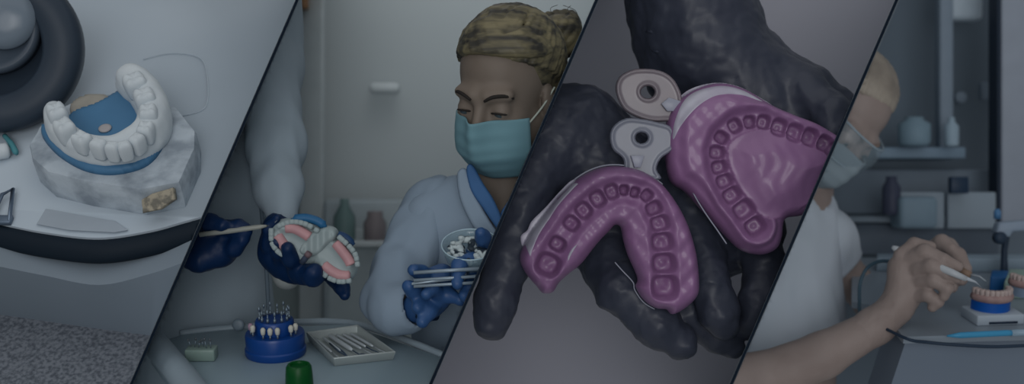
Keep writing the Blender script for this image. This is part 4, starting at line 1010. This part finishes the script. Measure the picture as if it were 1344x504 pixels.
# mask and goggles
m_mk4 = mat('pale_grey_mask', (86, 96, 102), .8, (80, 90, 97), 8)
face_mask(HM4, pe, m_mk4, m_str, -.020, -.126, 74)
eyes(HM4, pe, (.1, -1, -.5)); brow(HM4, pe, mat('fair_brow', (84, 74, 68), .8), .0022)
gg = thing('safety_goggles', P(1130, 180, 2.3), 'clear safety goggles worn by the masked technician', 'goggles')
m_gl = mat('goggle_clear', (104, 118, 126), .15, alpha=.16, spec=.5); m_gf = mat('goggle_frame', (96, 108, 116), .3, alpha=.9)
NU, NV = 28, 8; v = []; f = []
for L in (0, .0015):
    for j in range(NV+1):
        w_ = j/NV; z = .026-.060*w_
        for i in range(NU+1):
            u = -1+2*i/NU; a = R(78)*u; bul = math.sin(math.pi*w_)*.008
            v.append(HM4@Vector(((.074+bul+L)*math.sin(a), -.006-(.098+bul+L)*math.cos(a)-.010*(1-abs(u)), z-(.010*w_*abs(u)))))
n_ = (NU+1)*(NV+1)
for L in (0, n_):
    for j in range(NV):
        for i in range(NU): f.append((L+j*(NU+1)+i, L+j*(NU+1)+i+1, L+(j+1)*(NU+1)+i+1, L+(j+1)*(NU+1)+i))
mesh_obj('lens', v, f, m_gl, gg)
for row in (0, NV): mesh_obj('frame_rim', *tube([v[row*(NU+1)+i] for i in range(NU+1)], .0019, 8), m_gf, gg)
for s_ in (0, NU):
    mesh_obj('side_rim', *tube([v[j*(NU+1)+s_] for j in range(NV+1)], .0019, 8), m_gf, gg)
    x = -1 if s_ == 0 else 1; mesh_obj('temple_arm', *tube([HM4@Vector((x*.074, -.024, .012)), HM4@Vector((x*.081, .02, .010)), HM4@Vector((x*.076, .06, .004))], .002, 8), m_gf, gg)
# hair
m_hair4 = mat('pale_blonde_hair', (108, 102, 94), .5, (76, 71, 66), 12, 4, bump=.3, bscale=40)
F = Field(.0035, .004, HM4); F.ell((0, .032, .044), (.079, .088, .080), None, .01); F.ell((0, .055, -.005), (.070, .060, .070), None, .02)
lines = []
for i in range(34):
    t = i/33; az = R(-125+250*t); hz = .66-.95*(abs(az)/R(125))**1.6+.03*rnd.uniform(-1, 1)
    st_ = Vector((math.sin(az)*RR.x, -math.cos(az)*RR.y, hz*RR.z)); en = Vector((rnd.uniform(-.01, .01), .085, .03))
    lines.append([onsk(st_.lerp(en, k/5)+Vector((0, 0, .035*math.sin(math.pi*k/5))), (.955 if k == 0 else .99)+.04*math.sin(math.pi*k/5)+rnd.uniform(0, .02)) for k in range(6)])
locks(F, lines, .005, .007, .003); F.ell((0, .125, .05), (.032, .03, .032), None, .012)
F.build('hair', m_hair4, pe)
# --- handpiece, cord, probe
hp = thing('handpiece', P(1240, 350, 2.05), 'slim pale powered handpiece held between the near fingers', 'handpiece')
mesh_obj('handpiece_body', *tube([P(1171, 324, 2.1), P(1176, 327, 2.1), P(1200, 337, 2.085), P(1250, 358, 2.02), P(1268, 366, 2.02)], [.003, .006, .0065, .006, .0045], 14), mat('handpiece_pale', (112, 116, 120), .3), hp)
mesh_obj('working_tip', *tube([P(1267, 365, 2.02), P(1280, 370, 2.03), P(1288, 377, 2.05)], [.0035, .0018, .0007], 8), mat('tip_steel', (110, 116, 122), .3), hp)
cb = mesh_obj('cord', *tube(smooth_path([P(1176, 344, 2.13), P(1155, 343, 2.16), P(1138, 352, 2.18), P(1129, 372, 2.18), P(1128, 398, 2.18), P(1128, 424, 2.14)], 6), .0032, 8), mat('cord_grey', (36, 52, 62), .5)); tag(cb, 'dark grey cord looping from the hands down past the far forearm', 'cord')
pb = thing('probe', P(1290, 365, 2.15), 'thin steel probe with brown collar in the far hand', 'probe')
mesh_obj('collar', *tube([P(1262, 356, 2.16), P(1274, 361, 2.15)], [.0075, .006], 12), mat('brown_collar', (84, 70, 60), .5), pb)
mesh_obj('needle', *tube([P(1273, 360, 2.15), P(1286, 363, 2.14), P(1294, 369, 2.13)], [.0016, .0013, .0006], 8), mat('tip_steel', (110, 116, 122), .3), pb)
# --- jaw model on the bench
def jaw(px, py, sc, lb, mb, mt, name='jaw_model', zoff=0, parts=True, yaw=0):
    o = tc(px, py, zoff); t = thing(name, o, lb, 'dental model')
    X = (Matrix.Rotation(R(yaw), 3, 'Z')@Vector((1, 0, 0))); Y = UP.cross(X)
    ax = (X, Y, UP); s = sc
    if parts:
        mesh_obj('plinth', *box(o+UP*.009*s+X*.0*s, .042*s, .030*s, .009*s, ax, .002), mat('plinth_white', (104, 112, 120), .6), t)
        mesh_obj('plinth_slot', *box(o+UP*.005*s-Y*.030*s+X*.004, .025*s, .002*s, .0018*s, ax), mat('slot_black', (20, 30, 42), .6), t)
    z0 = o+UP*(.018*s if parts else 0)
    def arch(u): a = math.pi*(u); return X*math.cos(a)*.030*s-Y*(math.sin(a)*.030*s-.012*s)
    outl = [z0+arch(k/16)*1.12 for k in range(17)]; inn = [z0+arch(1-k/16)*.55 for k in range(17)]
    mesh_obj('blue_base', *prism(outl+inn, [p+UP*.020*s for p in outl+inn]), mb, t, sharp=40)
    g = [z0+UP*.020*s+arch(k/12) for k in range(13)]
    mesh_obj('gum_ridge', *tube([p+UP*.004*s for p in g], .0078*s, 12), mt[0], t)
    nt = 12
    for k in range(nt):
        u = (k+.5)/nt; p = z0+UP*.028*s+arch(u); tan = (arch(min(1, u+.03))-arch(max(0, u-.03))).normalized()
        tooth(p, (tan, UP.cross(tan), UP), .0086*s, (.009 if 3 < k < 8 else .0115)*s, .012*s, .12, m=mt[1], parent=t, nu=12, nv=7)
    return t
m_jb = mat('model_blue', (2, 48, 104), .4, (2, 44, 96), 10); m_jt = mat('model_teeth', (114, 104, 102), .5, (104, 94, 92), 40); m_jg = mat('model_gum', (100, 84, 82), .6, (84, 68, 68), 60)
jaw(1302, 420, 1.02, 'jaw model with cream teeth on blue base and white plinth, being worked on', m_jb, (m_jg, m_jt), yaw=6)
jaw(1352, 388, 1.0, 'pinkish jaw model standing on greenish plaster at the right frame edge', mat('model_grey', (72, 84, 98), .6), (m_jg, m_jt), zoff=.034, parts=False)
gb = mesh_obj('plaster_block', *bevel(*prism([tc(1316, 392), tc(1390, 394), tc(1390, 376), tc(1322, 374)], [p+UP*.033 for p in (tc(1316, 392), tc(1390, 394), tc(1390, 376), tc(1322, 374))]), .004), mat('greenish_plaster', (98, 114, 108), .6, (88, 104, 98), 20)); tag(gb, 'pale greenish plaster block under the rear jaw model at right', 'plaster block')
bl = mesh_obj('wax_block', *bevel(*prism([tc(1298, 384), tc(1326, 385), tc(1326, 376), tc(1300, 375)], [p+UP*.032 for p in (tc(1298, 384), tc(1326, 385), tc(1326, 376), tc(1300, 375))]), .003), mat('block_blue', (12, 54, 92), .5)); tag(bl, 'small blue block behind the teeth of the worked jaw model', 'block')
lampx = thing('articulator', tc(1330, 372), 'pale articulator arm with dark joint above the rear jaw model', 'articulator')
mesh_obj('upright', *tube([tc(1318, 372, 0), P(1318, 330, 2.4), P(1322, 300, 2.38)], [.008, .006, .007], 10), mat('joint_black', (24, 34, 46), .5), lampx)
mesh_obj('upper_arm', *bevel(*slab_px([(1308, 306), (1312, 292), (1360, 288), (1360, 302), (1330, 304), (1326, 312)], 2.35, .03), .004), mat('arm_pale', (84, 94, 106), .5), lampx)
mesh_obj('joint', *lathe(P(1310, 312, 2.36), ZC, [(.012, 0), (.012, .014), (.008, .018)], 20), mat('joint_black', (24, 34, 46), .5), lampx)
mesh_obj('blue_screw', *lathe(P(1309, 282, 2.4), YC, [(.007, -.008), (.007, .006), (.004, .012)], 14), mat('screw_blue', (44, 74, 102), .4), lampx)
# --- pen and cable along the edge
pn = thing('wax_pen', tc(1290, 444, .004), 'slim cyan pen with grey end lying along the front edge of the workbench', 'pen')
def fe(x, dy, h): return tc(x, dy, h)
mesh_obj('pen_body', *tube([fe(1243, 441, .006), fe(1260, 440, .0068), fe(1322, 437, .0068), fe(1328, 437, .006)], [.0015, .0052, .0052, .0048], 12), mat('pen_cyan', (36, 90, 118), .4), pn)
mesh_obj('pen_end', *tube([fe(1327, 437, .006), fe(1370, 435, .006)], [.0058, .0058], 12), mat('pen_grey', (88, 104, 116), .4), pn)
cb2 = mesh_obj('cable', *tube(smooth_path([tc(1140, 420, .004), tc(1186, 441, .006)-Vector((0, .012, 0)), P(1215, 449, 2.03), P(1260, 453, 2.02), P(1310, 455, 2.02), P(1370, 452, 2.02)], 6), .0028, 8), mat('cable_black', (22, 32, 44), .5)); tag(cb2, 'thin black cable drooping along the front edge of the workbench', 'cable')
# ------------------------------------------------------------------ trim everything to its own bay between the dividers
bpy.context.view_layer.update()
def cut_to_bay(o, bay):
    planes = []
    if bay > 0: planes.append((CAM+PLN[bay-1]*(HT+.0004), -PLN[bay-1]))
    if bay < 3: planes.append((CAM-PLN[bay]*(HT+.0004), PLN[bay]))
    mw = o.matrix_world; a = np.array([(mw@v.co)[:] for v in o.data.vertices])
    for c, n in planes:
        d = (a-np.array(c[:]))@np.array(n[:])
        if d.max() <= 0: continue
        if d.min() >= 0: return False
        inv = mw.inverted(); lc = inv@c; ln = (mw.to_3x3().transposed()@n).normalized()
        bm = bmesh.new(); bm.from_mesh(o.data)
        r = bmesh.ops.bisect_plane(bm, geom=bm.verts[:]+bm.edges[:]+bm.faces[:], plane_co=lc, plane_no=ln, clear_outer=True)
        ed = [e for e in r['geom_cut'] if isinstance(e, bmesh.types.BMEdge)]
        bmesh.ops.holes_fill(bm, edges=ed, sides=0)
        bm.to_mesh(o.data); bm.free()
        if not len(o.data.vertices): return False
        a = np.array([(mw@v.co)[:] for v in o.data.vertices])
    return True
for o, bay in CLIP:
    if bay is None: continue
    if not cut_to_bay(o, bay):
        bpy.data.objects.remove(o)
